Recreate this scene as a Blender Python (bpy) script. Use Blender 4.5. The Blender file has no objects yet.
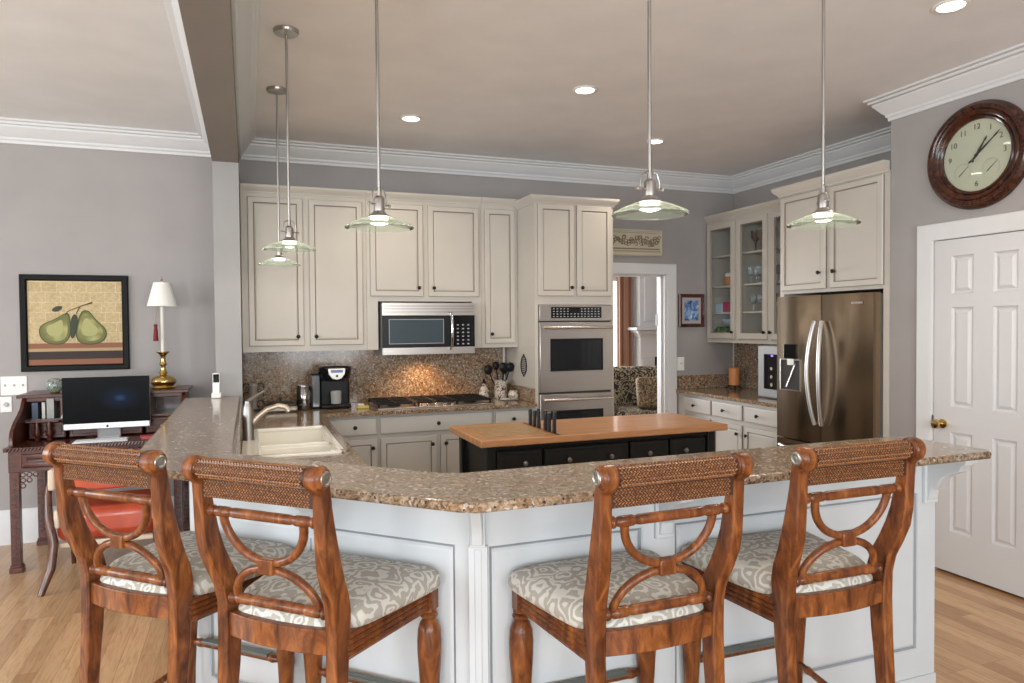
import bpy, math, random
from mathutils import Vector, Matrix
random.seed(7)
PI = math.pi
scene = bpy.context.scene
COL = scene.collection

# ---------------------------------------------------------------- camera
def make_camera():
    f, p, yaw, roll = 704.17, math.radians(1.3426), math.radians(20.582), math.radians(-0.48265)
    F = Vector((math.sin(yaw)*math.cos(p), math.cos(yaw)*math.cos(p), -math.sin(p)))
    R = Vector((math.cos(yaw), -math.sin(yaw), 0)); U = R.cross(F)
    c, s = math.cos(roll), math.sin(roll)
    R2 = c*R + s*U; U2 = -s*R + c*U
    cam = bpy.data.cameras.new('camera'); o = bpy.data.objects.new('camera', cam); COL.objects.link(o)
    m = Matrix((R2, U2, -F)).transposed().to_4x4(); m.translation = (0, 0, 1.5504)
    o.matrix_world = m
    cam.sensor_width = 36; cam.sensor_fit = 'HORIZONTAL'; cam.lens = f/1024*36; cam.clip_start = .05
    scene.camera = o
make_camera()

# ---------------------------------------------------------------- world, exposure, lights
scene.view_settings.view_transform = 'Standard'
scene.view_settings.look = 'None'
scene.view_settings.gamma = 1
scene.view_settings.use_curve_mapping = False
scene.view_settings.exposure = 0.38
w = bpy.data.worlds.new('world'); scene.world = w; w.use_nodes = True
bg = w.node_tree.nodes['Background']; bg.inputs[0].default_value = (.82, .9, 1, 1); bg.inputs[1].default_value = 1.6

def area(name, loc, rot, sx, sy, power, color=(1, 1, 1), spread=PI):
    l = bpy.data.lights.new(name, 'AREA'); l.shape = 'RECTANGLE'; l.size = sx; l.size_y = sy
    l.energy = power; l.color = color; l.spread = spread
    o = bpy.data.objects.new(name, l); o.location = loc; o.rotation_euler = rot; COL.objects.link(o); return o
def lamp(name, loc, power, color=(1, .86, .68), kind='POINT', r=.03, spot=2.2, blend=.6, rot=(0, 0, 0)):
    l = bpy.data.lights.new(name, kind); l.energy = power; l.color = color; l.shadow_soft_size = r
    if kind == 'SPOT': l.spot_size = spot; l.spot_blend = blend
    o = bpy.data.objects.new(name, l); o.location = loc; o.rotation_euler = rot; COL.objects.link(o); return o
# area lamps added for daylight at unseen windows of the rear and left walls
DAY = (.93, .97, 1)
for i, x in enumerate((-3.2, -.9, 1.5)):
    area('rear_daylight_lamp', (x, -2.93, 1.62), (PI/2, 0, 0), 1.5, 1.75, 80, DAY)
for i, y in enumerate((.2, 3.4)):
    area('side_daylight_lamp', (-4.93, y, 1.62), (PI/2, 0, -PI/2), 1.6, 1.75, 85, DAY)
area('living_room_fill', (3.0, 9.42, 1.5), (-PI/2, 0, 0), 1.6, 1.8, 190, DAY)  # fill lamp added inside the living room for brightness
lamp('cooktop_task_light', (1.38, 5.80, 1.30), 13, (1, .58, .27), 'SPOT', .05, 2.6, .9)

# ---------------------------------------------------------------- material helpers
MATS = {}
def mat(name, color=(.8, .8, .8), rough=.5, metal=0, coat=0, emit=None, es=0, spec=.5, trans=0, ior=1.45):
    if name in MATS: return MATS[name]
    m = bpy.data.materials.new(name); m.use_nodes = True
    b = m.node_tree.nodes['Principled BSDF']
    b.inputs['Base Color'].default_value = (*color, 1); b.inputs['Roughness'].default_value = rough
    b.inputs['Metallic'].default_value = metal; b.inputs['Coat Weight'].default_value = coat
    b.inputs['Coat Roughness'].default_value = .12; b.inputs['Specular IOR Level'].default_value = spec
    b.inputs['Transmission Weight'].default_value = trans; b.inputs['IOR'].default_value = ior
    if emit: b.inputs['Emission Color'].default_value = (*emit, 1); b.inputs['Emission Strength'].default_value = es
    MATS[name] = m; return m
def N(m, t, **kw):
    n = m.node_tree.nodes.new(t)
    for k, v in kw.items():
        if k in n.bl_rna.properties: setattr(n, k, v)
        else: n.inputs[k].default_value = v
    return n
def L(m, a, b): m.node_tree.links.new(a, b)
def bs(m): return m.node_tree.nodes['Principled BSDF']
def ramp(m, fac, stops, interp='LINEAR'):
    r = N(m, 'ShaderNodeValToRGB'); cr = r.color_ramp; cr.interpolation = interp
    while len(cr.elements) < len(stops): cr.elements.new(.5)
    for e, (p, c) in zip(cr.elements, stops): e.position = p; e.color = (*c, 1)
    L(m, fac, r.inputs[0]); return r.outputs[0]
def coords(m, scale=(1, 1, 1), rot=(0, 0, 0), kind='Object'):
    tc = N(m, 'ShaderNodeTexCoord'); mp = N(m, 'ShaderNodeMapping')
    mp.inputs['Scale'].default_value = scale; mp.inputs['Rotation'].default_value = rot
    L(m, tc.outputs[kind], mp.inputs[0]); return mp.outputs[0]
def noise(m, vec, scale, detail=4, rough=.5, dist=0):
    n = N(m, 'ShaderNodeTexNoise'); n.inputs['Scale'].default_value = scale; n.inputs['Detail'].default_value = detail
    n.inputs['Roughness'].default_value = rough; n.inputs['Distortion'].default_value = dist
    L(m, vec, n.inputs['Vector']); return n.outputs['Fac']
def bump(m, h, strength=.2, dist=.01):
    b = N(m, 'ShaderNodeBump'); b.inputs['Strength'].default_value = strength; b.inputs['Distance'].default_value = dist
    L(m, h, b.inputs['Height']); L(m, b.outputs[0], bs(m).inputs['Normal'])
def mixc(m, fac, a, b, blend='MIX'):
    n = N(m, 'ShaderNodeMix', data_type='RGBA', blend_type=blend)
    for s, v in ((n.inputs[0], fac), (n.inputs[6], a), (n.inputs[7], b)):
        if hasattr(v, 'is_output'): L(m, v, s)
        elif isinstance(v, (int, float)): s.default_value = v
        else: s.default_value = (*v, 1)
    return n.outputs[2]

def paint(name, color, rough=.6, var=.04):
    m = mat(name, color, rough); v = coords(m)
    n = noise(m, v, 3, 3)
    c = ramp(m, n, [(.3, tuple(x*(1-var) for x in color)), (.7, tuple(min(1, x*(1+var)) for x in color))])
    L(m, c, bs(m).inputs['Base Color']); n2 = noise(m, v, 220, 2); bump(m, n2, .06, .002); return m
def granite(name, warm=1.0):
    m = mat(name, rough=.16, coat=.3); v = coords(m)
    big = noise(m, v, 3.5, 5, .6, 1.5); med = noise(m, v, 58, 6, .75, .6)
    base = ramp(m, med, [(.30, (.022, .016, .012)), (.41, (.13, .088, .055)), (.50, (.26, .19, .125)), (.60, (.41, .345, .26)), (.74, (.20, .15, .105))])
    tint = ramp(m, big, [(.36, (.95, .74, .56)), (.64, (1.0, .99, .97))])
    c = mixc(m, 1.0, base, tint, 'MULTIPLY')
    vo = N(m, 'ShaderNodeTexVoronoi'); vo.inputs['Scale'].default_value = 150; L(m, v, vo.inputs['Vector'])
    sp = ramp(m, vo.outputs['Color'], [(.14, (0, 0, 0)), (.24, (1, 1, 1))])
    c = mixc(m, sp, (.04, .032, .03), c)
    vo2 = N(m, 'ShaderNodeTexVoronoi'); vo2.inputs['Scale'].default_value = 95; L(m, coords(m, (1, 1, 1), (.4, .2, 0)), vo2.inputs['Vector'])
    sp2 = ramp(m, vo2.outputs['Color'], [(.78, (0, 0, 0)), (.9, (1, 1, 1))])
    c = mixc(m, sp2, c, (.50, .46, .41))
    L(m, c, bs(m).inputs['Base Color']); return m
def wood(name, dark, mid, light, scale=(3, 3, 14), rough=.35, coat=.3, dens=5):
    m = mat(name, mid, rough, coat=coat); v = coords(m, scale)
    a = noise(m, v, dens, 6, .6, 1.0)
    c = ramp(m, a, [(.3, dark), (.5, mid), (.72, light)])
    L(m, c, bs(m).inputs['Base Color']); bump(m, a, .08, .003); return m
def steel(name, c1, c2, vert=True, rough=.28):
    m = mat(name, c1, rough, 1.0); v = coords(m, (1, 1, 60) if not vert else (60, 60, .6))
    n = noise(m, v, 6, 3)
    L(m, ramp(m, n, [(.3, c1), (.7, c2)]), bs(m).inputs['Base Color'])
    L(m, ramp(m, n, [(.3, (rough-.012,)*3), (.7, (rough+.018,)*3)]), bs(m).inputs['Roughness']); return m

WALL = paint('wall_paint', (.318, .298, .289))
CEIL = paint('ceiling_paint', (.77, .757, .765))
CEILL = paint('ceiling_white_paint', (.76, .765, .765))
BEAM = paint('beam_paint', (.20, .175, .16))
PILLAR = paint('pillar_paint', (.30, .295, .29))
TRIM = paint('white_trim', (.62, .625, .63), .4, .015)
DOORW = paint('door_white', (.59, .585, .59), .35, .015)
CAB = paint('cabinet_cream', (.50, .465, .41), .4, .03)
LOWCAB = paint('cabinet_grey_cream', (.52, .505, .47), .4, .03)
BARW = paint('bar_white', (.55, .575, .59), .4, .02)
GLAZE_GAP = mat('cabinet_glaze_gap_shade', (.24, .20, .165), .6)  # real glaze lines, also the gap shadow painted on door edges
GLAZE2 = mat('grey_glaze', (.25, .27, .29), .6)
BLACKCAB = paint('black_cabinet', (.012, .012, .011), .35, .1); bs(BLACKCAB).inputs['Specular IOR Level'].default_value = .25
GRAN = granite('granite')
STOOLW = wood('stool_wood', (.04, .011, .004), (.150, .044, .012), (.31, .108, .027), (4, 4, 1.2), .32, .12, 7); bs(STOOLW).inputs['Specular IOR Level'].default_value = .35
CHAIRD = wood('dark_wood', (.03, .012, .008), (.09, .03, .015), (.16, .055, .025), (4, 4, 1.2), .3, .4, 7)
DESKW = wood('mahogany', (.016, .004, .0025), (.065, .014, .007), (.13, .032, .012), (2, 8, 8), .3, .2, 6)
BUTCH = None
KNOB = mat('black_knob', (.010, .008, .007), .35, spec=.3)
NICKEL = mat('brushed_nickel', (.42, .40, .38), .3, 1)
CHROME = mat('chrome', (.75, .75, .76), .1, 1)
BRASS = mat('brass', (.62, .43, .16), .22, 1)
BLACKP = mat('black_plastic', (.008, .008, .009), .3, spec=.25)
BLACKG = mat('black_glass', (.005, .006, .007), .06, spec=.4)
STEEL = steel('stainless', (.43, .40, .37), (.455, .425, .395), False, .3)
FSTEEL = steel('fridge_steel', (.27, .20, .135), (.32, .24, .165), True, .2)  # brown of the reflected room is put into the steel colour
WHITEP = mat('white_plastic', (.78, .78, .76), .35)
CERAM = mat('cream_ceramic', (.90, .87, .79), .15, coat=.5)
IRON = mat('cast_iron', (.010, .009, .008), .45, spec=.25)

def make_butcher():
    m = mat('butcher_block', (.55, .28, .12), .35, coat=.2); v = coords(m)
    br = N(m, 'ShaderNodeTexBrick'); L(m, v, br.inputs['Vector'])
    for k, x in (('Scale', 1), ('Mortar Size', .0008), ('Brick Width', .7), ('Row Height', .042), ('Bias', 0)): br.inputs[k].default_value = x
    br.inputs['Color1'].default_value = (.40, .165, .06, 1); br.inputs['Color2'].default_value = (.52, .26, .11, 1); br.inputs['Mortar'].default_value = (.35, .15, .06, 1)
    n = noise(m, coords(m, (2, 30, 30)), 4, 5)
    c = mixc(m, .35, br.outputs['Color'], ramp(m, n, [(.3, (.42, .19, .07)), (.7, (.72, .42, .2))]))
    L(m, c, bs(m).inputs['Base Color']); return m
BUTCH = make_butcher()
def make_endgrain():
    m = mat('end_grain', rough=.4); v = coords(m, (1, 1, 1), (0, 0, .6))
    n = noise(m, coords(m, (5, 40, 40), (0, 0, .5)), 3, 5, .6, 1.5)
    L(m, ramp(m, n, [(.3, (.18, .09, .035)), (.5, (.36, .21, .09)), (.7, (.60, .44, .24))]), bs(m).inputs['Base Color']); return m
ENDG = make_endgrain()
def make_floor():
    m = mat('oak_floor', rough=.3, coat=.25); tc = coords(m, (1, 1, 1), (0, 0, PI/2))
    br = N(m, 'ShaderNodeTexBrick'); L(m, tc, br.inputs['Vector']); br.offset = .37; br.offset_frequency = 3
    for k, x in (('Scale', 1), ('Mortar Size', .0012), ('Brick Width', 1.1), ('Row Height', .083), ('Bias', 0)): br.inputs[k].default_value = x
    br.inputs['Color1'].default_value = (.39, .215, .10, 1); br.inputs['Color2'].default_value = (.60, .385, .205, 1); br.inputs['Mortar'].default_value = (.30, .17, .08, 1)
    n = noise(m, coords(m, (22, 1.6, 1)), 3, 7, .65, 1.2)
    g = ramp(m, n, [(.25, (.62, .52, .42)), (.55, (1, 1, 1)), (.8, (1.0, .95, .88))])
    c = mixc(m, 1, br.outputs['Color'], g, 'MULTIPLY')
    L(m, c, bs(m).inputs['Base Color']); bump(m, br.outputs['Fac'], -.15, .002); return m
OAK = make_floor()
def make_fabric():
    m = mat('damask_fabric', rough=.75); v = coords(m)
    nn = N(m, 'ShaderNodeTexNoise'); nn.inputs['Scale'].default_value = 16; nn.inputs['Detail'].default_value = 1; L(m, v, nn.inputs['Vector'])
    sc = N(m, 'ShaderNodeVectorMath', operation='SCALE'); L(m, nn.outputs['Color'], sc.inputs[0]); sc.inputs['Scale'].default_value = .07
    va = N(m, 'ShaderNodeVectorMath', operation='ADD'); L(m, v, va.inputs[0]); L(m, sc.outputs[0], va.inputs[1])
    vo = N(m, 'ShaderNodeTexVoronoi'); vo.inputs['Scale'].default_value = 13; L(m, va.outputs[0], vo.inputs['Vector'])
    n2 = noise(m, v, 26, 2)
    a = N(m, 'ShaderNodeMath', operation='MULTIPLY_ADD'); L(m, vo.outputs['Distance'], a.inputs[0]); a.inputs[1].default_value = 22; L(m, n2, a.inputs[2])
    b2 = N(m, 'ShaderNodeMath', operation='MULTIPLY_ADD'); L(m, n2, b2.inputs[0]); b2.inputs[1].default_value = 9; L(m, a.outputs[0], b2.inputs[2])
    sn = N(m, 'ShaderNodeMath', operation='SINE'); L(m, b2.outputs[0], sn.inputs[0])
    t = ramp(m, sn.outputs[0], [(.0, (0, 0, 0)), (.35, (1, 1, 1))])
    c = mixc(m, t, (.355, .33, .28), (.55, .53, .48))
    L(m, c, bs(m).inputs['Base Color'])
    L(m, ramp(m, t, [(0, (.8, .8, .8)), (1, (.42, .42, .42))]), bs(m).inputs['Roughness'])
    bump(m, t, .12, .002); return m
FABRIC = make_fabric()
def make_weave():
    m = mat('woven_rattan', rough=.35, coat=.2); v = coords(m)
    n = noise(m, v, 160, 2)
    L(m, ramp(m, n, [(.35, (.13, .042, .014)), (.6, (.34, .145, .045))]), bs(m).inputs['Base Color']); return m
RATTAN = make_weave()
RATBACK = mat('rattan_ground', (.035, .012, .006), .5)
def make_thin_glass(name, tint=(.96, .98, .97), base=.04, edge=.7, rough=.02):
    m = bpy.data.materials.new(name); m.use_nodes = True; nt = m.node_tree; nt.nodes.clear()
    out = nt.nodes.new('ShaderNodeOutputMaterial'); mx = nt.nodes.new('ShaderNodeMixShader')
    tr = nt.nodes.new('ShaderNodeBsdfTransparent'); tr.inputs[0].default_value = (*tint, 1)
    gl = nt.nodes.new('ShaderNodeBsdfGlossy'); gl.inputs['Roughness'].default_value = rough; gl.inputs[0].default_value = (.9, .95, .95, 1)
    lw = nt.nodes.new('ShaderNodeLayerWeight'); lw.inputs[0].default_value = .5
    pw = nt.nodes.new('ShaderNodeMath'); pw.operation = 'POWER'; pw.inputs[1].default_value = 4
    mt = nt.nodes.new('ShaderNodeMath'); mt.operation = 'MULTIPLY_ADD'; mt.inputs[1].default_value = edge; mt.inputs[2].default_value = base
    nt.links.new(lw.outputs['Facing'], pw.inputs[0]); nt.links.new(pw.outputs[0], mt.inputs[0]); nt.links.new(mt.outputs[0], mx.inputs[0])
    nt.links.new(tr.outputs[0], mx.inputs[1]); nt.links.new(gl.outputs[0], mx.inputs[2]); nt.links.new(mx.outputs[0], out.inputs[0])
    return m
PANE = make_thin_glass('window_pane')
CGLASS = make_thin_glass('cabinet_glass', (.97, .98, .98), .035, .7)
def make_shade_glass():
    m = bpy.data.materials.new('pendant_glass'); m.use_nodes = True; nt = m.node_tree; nt.nodes.clear()
    out = nt.nodes.new('ShaderNodeOutputMaterial'); mx = nt.nodes.new('ShaderNodeMixShader'); mx2 = nt.nodes.new('ShaderNodeMixShader')
    tr = nt.nodes.new('ShaderNodeBsdfTransparent'); tr.inputs[0].default_value = (.93, .985, .945, 1)
    tl = nt.nodes.new('ShaderNodeBsdfTranslucent'); tl.inputs[0].default_value = (.82, .9, .82, 1)
    gl = nt.nodes.new('ShaderNodeBsdfGlossy'); gl.inputs['Roughness'].default_value = .05
    lw = nt.nodes.new('ShaderNodeLayerWeight'); lw.inputs[0].default_value = .12
    mx2.inputs[0].default_value = .13
    nt.links.new(tr.outputs[0], mx2.inputs[1]); nt.links.new(tl.outputs[0], mx2.inputs[2])
    nt.links.new(lw.outputs['Fresnel'], mx.inputs[0]); nt.links.new(mx2.outputs[0], mx.inputs[1]); nt.links.new(gl.outputs[0], mx.inputs[2])
    nt.links.new(mx.outputs[0], out.inputs[0]); return m
SHADEG = make_shade_glass()
BULB = mat('lit_bulb', (1, 1, 1), .5, emit=(1, .93, .8), es=6)
DOWNL = mat('lit_downlight', (1, 1, 1), .5, emit=(1, .95, .86), es=7)

# ---------------------------------------------------------------- mesh builder
class MB:
    def __init__(s): s.v = []; s.f = []; s.m = []
    def add(s, vs, fs, m=0):
        o = len(s.v); s.v += [tuple(p) for p in vs]
        for f in fs: s.f.append(tuple(i+o for i in f)); s.m.append(m)
    def box(s, x0, y0, z0, x1, y1, z1, m=0):
        x0, x1 = sorted((x0, x1)); y0, y1 = sorted((y0, y1)); z0, z1 = sorted((z0, z1))
        s.add([(x0, y0, z0), (x1, y0, z0), (x1, y1, z0), (x0, y1, z0), (x0, y0, z1), (x1, y0, z1), (x1, y1, z1), (x0, y1, z1)],
              [(0, 3, 2, 1), (4, 5, 6, 7), (0, 1, 5, 4), (1, 2, 6, 5), (2, 3, 7, 6), (3, 0, 4, 7)], m); return s
    def prism(s, poly, a, b, axis='z', m=0):
        def P(u, v, w): return {'z': (u, v, w), 'y': (u, w, v), 'x': (w, u, v)}[axis]
        n = len(poly); vs = [P(u, v, a) for u, v in poly] + [P(u, v, b) for u, v in poly]
        s.add(vs, [tuple(range(n))[::-1], tuple(range(n, 2*n))] + [(i, (i+1) % n, (i+1) % n+n, i+n) for i in range(n)], m); return s
    def lathe(s, prof, c=(0, 0, 0), n=20, axis='z', m=0, a0=0, a1=2*PI):
        full = abs(a1-a0-2*PI) < 1e-6; k = n if full else n+1; vs = []
        for r, h in prof:
            for i in range(k):
                t = a0+(a1-a0)*i/n; u, v = r*math.cos(t), r*math.sin(t)
                q = {'z': (u, v, h), 'y': (u, h, v), 'x': (h, u, v)}[axis]
                vs.append((c[0]+q[0], c[1]+q[1], c[2]+q[2]))
        fs = []
        for j in range(len(prof)-1):
            for i in range(n if full else n):
                i2 = (i+1) % k
                fs.append((j*k+i, j*k+i2, (j+1)*k+i2, (j+1)*k+i))
        if full and prof[0] != prof[-1]:
            if prof[0][0] > 1e-5: fs.append(tuple(range(k))[::-1])
            if prof[-1][0] > 1e-5: fs.append(tuple((len(prof)-1)*k+i for i in range(k)))
        s.add(vs, fs, m); return s
    def tube(s, pts, r, n=8, m=0, closed=False, flat=1.0, caps=True):
        pts = [Vector(p) for p in pts]; N_ = len(pts); up = None; vs = []
        for i, p in enumerate(pts):
            a = pts[(i-1) % N_] if (closed or i > 0) else p; b = pts[(i+1) % N_] if (closed or i < N_-1) else p
            t = (b-a).normalized()
            if up is None:
                up = Vector((0, 0, 1)) if abs(t.z) < .9 else Vector((0, 1, 0))
            sd = t.cross(up).normalized(); up = sd.cross(t).normalized()
            rr = r[i] if isinstance(r, (list, tuple)) else r
            for k in range(n):
                an = 2*PI*k/n; vs.append(p+sd*math.cos(an)*rr*flat+up*math.sin(an)*rr)
        fs = []
        for i in range(N_ if closed else N_-1):
            j = (i+1) % N_
            for k in range(n): fs.append((i*n+k, i*n+(k+1) % n, j*n+(k+1) % n, j*n+k))
        if not closed and caps: fs += [tuple(range(n))[::-1], tuple((N_-1)*n+k for k in range(n))]
        s.add(vs, fs, m); return s
    def ball(s, c, r, n=10, m=0, rz=None):
        rx, ry, rzz = (r, r, rz or r) if not isinstance(r, (tuple, list)) else r
        k = max(3, n//2); vs = [(c[0], c[1], c[2]-rzz)]; fs = []
        for j in range(1, k):
            t = -PI/2+PI*j/k
            for i in range(n):
                a = 2*PI*i/n; vs.append((c[0]+rx*math.cos(t)*math.cos(a), c[1]+ry*math.cos(t)*math.sin(a), c[2]+rzz*math.sin(t)))
        vs.append((c[0], c[1], c[2]+rzz)); T = len(vs)-1
        for i in range(n):
            fs.append((0, 1+(i+1) % n, 1+i)); fs.append((T, 1+(k-2)*n+i, 1+(k-2)*n+(i+1) % n))
        for j in range(k-2):
            for i in range(n):
                a = 1+j*n+i; b = 1+j*n+(i+1) % n; fs.append((a, b, b+n, a+n))
        s.add(vs, fs, m); return s
    def nested(s, x0, z0, x1, z1, rings, cap=True, back=True, P=None):
        """concentric rectangles in the x-z plane: rings = (inset, y, material of the band leading to it)"""
        P = P or (lambda x, y, z: (x, y, z))
        vs = []; 
        for ins, y, m in rings:
            vs += [P(x0+ins, y, z0+ins), P(x1-ins, y, z0+ins), P(x1-ins, y, z1-ins), P(x0+ins, y, z1-ins)]
        o = len(s.v); s.v += vs
        for j in range(1, len(rings)):
            for i in range(4):
                i2 = (i+1) % 4; s.f.append((o+(j-1)*4+i, o+(j-1)*4+i2, o+j*4+i2, o+j*4+i)); s.m.append(rings[j][2])
        if cap: j = len(rings)-1; s.f.append(tuple(o+j*4+i for i in range(4))); s.m.append(rings[-1][2])
        if back: s.f.append((o+3, o+2, o+1, o)); s.m.append(rings[0][2])
        return s
    def sweep(s, path, prof, M=lambda u, v, w: (u, v, w), m=0, side=1, closed=False):
        """moulding: plan path (u,v), profile (offset, w), mitred at the corners"""
        n = len(path); offs = []
        def nrm(a, b):
            d = Vector((b[0]-a[0], b[1]-a[1])).normalized(); return Vector((-d.y, d.x))*side
        for i in range(n):
            n1 = nrm(path[i-1], path[i]) if (i > 0 or closed) else None
            n2 = nrm(path[i], path[(i+1) % n]) if (i < n-1 or closed) else None
            if n1 is None: offs.append(n2)
            elif n2 is None: offs.append(n1)
            else:
                b = (n1+n2); offs.append(b*(2/b.length_squared) if b.length > 1e-6 else n1)
        k = len(prof); vs = []
        for p, o in zip(path, offs):
            for d, wv in prof: vs.append(M(p[0]+o.x*d, p[1]+o.y*d, wv))
        fs = []
        for i in range(n if closed else n-1):
            j = (i+1) % n
            for q in range(k): q2 = (q+1) % k; fs.append((i*k+q, j*k+q, j*k+q2, i*k+q2))
        if not closed: fs += [tuple(range(k)), tuple((n-1)*k+q for q in range(k))[::-1]]
        s.add(vs, fs, m); return s
    def build(s, name, mats, parent=None, loc=(0, 0, 0), rot=(0, 0, 0), bevel=0, seg=2, smooth=40):
        me = bpy.data.meshes.new(name); me.from_pydata(s.v, [], s.f); me.update()
        if not isinstance(mats, (list, tuple)): mats = [mats]
        for x in mats: me.materials.append(x)
        me.polygons.foreach_set('material_index', s.m)
        import bmesh
        b = bmesh.new(); b.from_mesh(me); bmesh.ops.recalc_face_normals(b, faces=b.faces); b.to_mesh(me); b.free()
        if smooth:
            me.shade_smooth(); me.set_sharp_from_angle(angle=math.radians(smooth))
        o = bpy.data.objects.new(name, me); COL.objects.link(o); o.location = loc; o.rotation_euler = rot
        if parent: o.parent = parent
        if bevel:
            bm_ = o.modifiers.new('bevel', 'BEVEL'); bm_.width = bevel; bm_.segments = seg; bm_.limit_method = 'ANGLE'; bm_.angle_limit = math.radians(50)
            bm_.harden_normals = False
        return o
def box(*a, m=0): return MB().box(*a, m=m)
def thing(name, label, cat, loc=(0, 0, 0), rz=0, group=None):
    o = bpy.data.objects.new(name, None); COL.objects.link(o); o.location = loc; o.rotation_euler = (0, 0, rz); o.empty_display_size = .1
    o['label'] = label; o['category'] = cat
    if group: o['group'] = group
    return o
def tag(o, label, cat, group=None):
    o['label'] = label; o['category'] = cat
    if group: o['group'] = group
    return o
def struct(o, label=None, cat='structure'):
    o['kind'] = 'structure'
    if label: o['label'] = label
    o['category'] = cat
    return o
def dup(root, loc, rz, label, group=None):
    r = root.copy(); COL.objects.link(r); r.location = loc; r.rotation_euler = (0, 0, rz); r['label'] = label
    if group: r['group'] = group
    for ch in list(root.children):
        c = ch.copy(); COL.objects.link(c); c.parent = r
        for g in ch.children:
            d = g.copy(); COL.objects.link(d); d.parent = c
    return r
def text_part(body, size, mat_, parent, loc, rot, name='lettering', extrude=.0008):
    cu = bpy.data.curves.new('text', 'FONT'); cu.body = body; cu.size = size; cu.align_x = 'CENTER'; cu.align_y = 'CENTER'; cu.extrude = extrude
    to = bpy.data.objects.new('text', cu); COL.objects.link(to); bpy.context.view_layer.update()
    me = bpy.data.meshes.new_from_object(to.evaluated_get(bpy.context.evaluated_depsgraph_get()))
    bpy.data.objects.remove(to); me.materials.clear(); me.materials.append(mat_)
    o = bpy.data.objects.new(name, me); COL.objects.link(o); o.location = loc; o.rotation_euler = rot
    if parent: o.parent = parent
    return o
def arc(cx, cz, rx, rz, a0, a1, n, y=0): return [(cx+rx*math.cos(a0+(a1-a0)*i/n), y, cz+rz*math.sin(a0+(a1-a0)*i/n)) for i in range(n+1)]

H = 3.03         # ceiling height
YB = 6.0         # back wall
XR = 4.008       # clock wall
XF = 4.70        # fridge alcove wall
YC = 3.505       # corner of clock wall
# ================================================================= STRUCTURE
struct(box(-5.1, -3.1, -.1, 7.2, 9.7, 0).build('floor', OAK, smooth=0), 'oak strip floor', 'floor')
struct(box(-.1, -3.1, H, 7.2, 9.7, H+.1).build('ceiling', CEIL, smooth=0), 'kitchen ceiling', 'ceiling')
struct(box(-5.1, -3.1, H, -.1, 6.1, H+.1).build('ceiling_left', CEILL, smooth=0), 'white ceiling of the sitting side', 'ceiling')
b = MB(); b.box(-5.1, YB, 0, 3.285, YB+.12, H); b.box(3.285, YB, 2.05, 3.89, YB+.12, H); b.box(3.89, YB, 0, 7.2, YB+.12, H)
struct(b.build('wall_back', WALL, smooth=0), 'grey back wall', 'wall')
struct(box(XF, YC, 0, XF+.12, YB, H).build('wall_alcove', WALL, smooth=0), 'grey wall behind the refrigerator', 'wall')
b = MB(); b.box(XR, YC-.12, 0, XF+.12, YC, H); struct(b.build('wall_alcove_side', WALL, smooth=0), 'short return wall beside the refrigerator', 'wall')
b = MB(); b.box(XR, 3.165, 0, XR+.12, YC-.12, H); b.box(XR, 2.555, 2.05, XR+.12, 3.165, H); b.box(XR, -3.1, 0, XR+.12, 2.555, H)
struct(b.build('wall_right', WALL, smooth=0), 'grey wall with clock and white door', 'wall')
def window_wall(name, fixed, axis, spans, a, bnd, label):
    m = MB(); z0, z1 = .75, 2.5
    def bx(u0, u1, za, zb):
        if axis == 'y': m.box(u0, fixed-.1, za, u1, fixed, zb)
        else: m.box(fixed-.1, u0, za, fixed, u1, zb)
    bx(a, bnd, 0, z0); bx(a, bnd, z1, H); cur = a
    for u0, u1 in spans: bx(cur, u0, z0, z1); cur = u1
    bx(cur, bnd, z0, z1)
    return struct(m.build(name, WALL, smooth=0), label, 'wall')
window_wall('wall_rear', -3.0, 'y', [(-3.95, -2.45), (-1.65, -.15), (.75, 2.25)], -5.1, 4.13, 'rear wall with three windows')
window_wall('wall_left', -5.0, 'x', [(-.6, 1.0), (2.6, 4.2)], -3.0, 6.0, 'left wall with two windows')
wi = 0
def window(fixed, axis, u0, u1, z0=.75, z1=2.5, mats=(TRIM, PANE), shutters=False, sgn=1):
    global wi; wi += 1
    m = MB(); P = (lambda u, d, z: (u, fixed-sgn*d, z)) if axis == 'y' else (lambda u, d, z: (fixed-d, u, z))
    def bx(ua, da, za, ub, db, zb):
        A = P(ua, da, za); B = P(ub, db, zb); m.box(*A, *B)
    for (a_, b_, c_, d_) in ((u0-.08, u1+.08, z0-.09, z0+.03), (u0-.08, u1+.08, z1-.03, z1+.09), (u0-.08, u0+.03, z0, z1), (u1-.03, u1+.08, z0, z1)):
        bx(a_, -.02, c_, b_, .06, d_)
    bx(u0, 0, (z0+z1)/2-.02, u1, .05, (z0+z1)/2+.02); bx((u0+u1)/2-.012, .01, z0, (u0+u1)/2+.012, .04, z1)
    o = struct(m.build(f'window_{wi}', TRIM, bevel=.004), 'white framed window', 'window')
    g = MB(); A = P(u0, .045, z0); B = P(u1, .05, z1); g.box(*A, *B); g.build('pane', PANE, o, smooth=0)
    if shutters:
        s_ = MB(); k = int((z1-z0)/.075)
        for i in range(k):
            z = z0+.04+i*.075
            for ua, ub in ((u0+.05, (u0+u1)/2-.03), ((u0+u1)/2+.03, u1-.05)):
                A = P(ua, -.045, z); B = P(ub, -.005, z+.012); s_.box(*A, *B)
        for ua, ub in ((u0, u0+.05), ((u0+u1)/2-.03, (u0+u1)/2+.03), (u1-.05, u1)):
            A = P(ua, -.05, z0); B = P(ub, 0, z1); s_.box(*A, *B)
        s_.build('shutter', TRIM, o, smooth=0)
    return o
for u in (-3.95, -1.65, .75): window(-3.0, 'y', u, u+1.5)
for u in (-.6, 2.6): window(-5.0, 'x', u, u+1.6)

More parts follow.
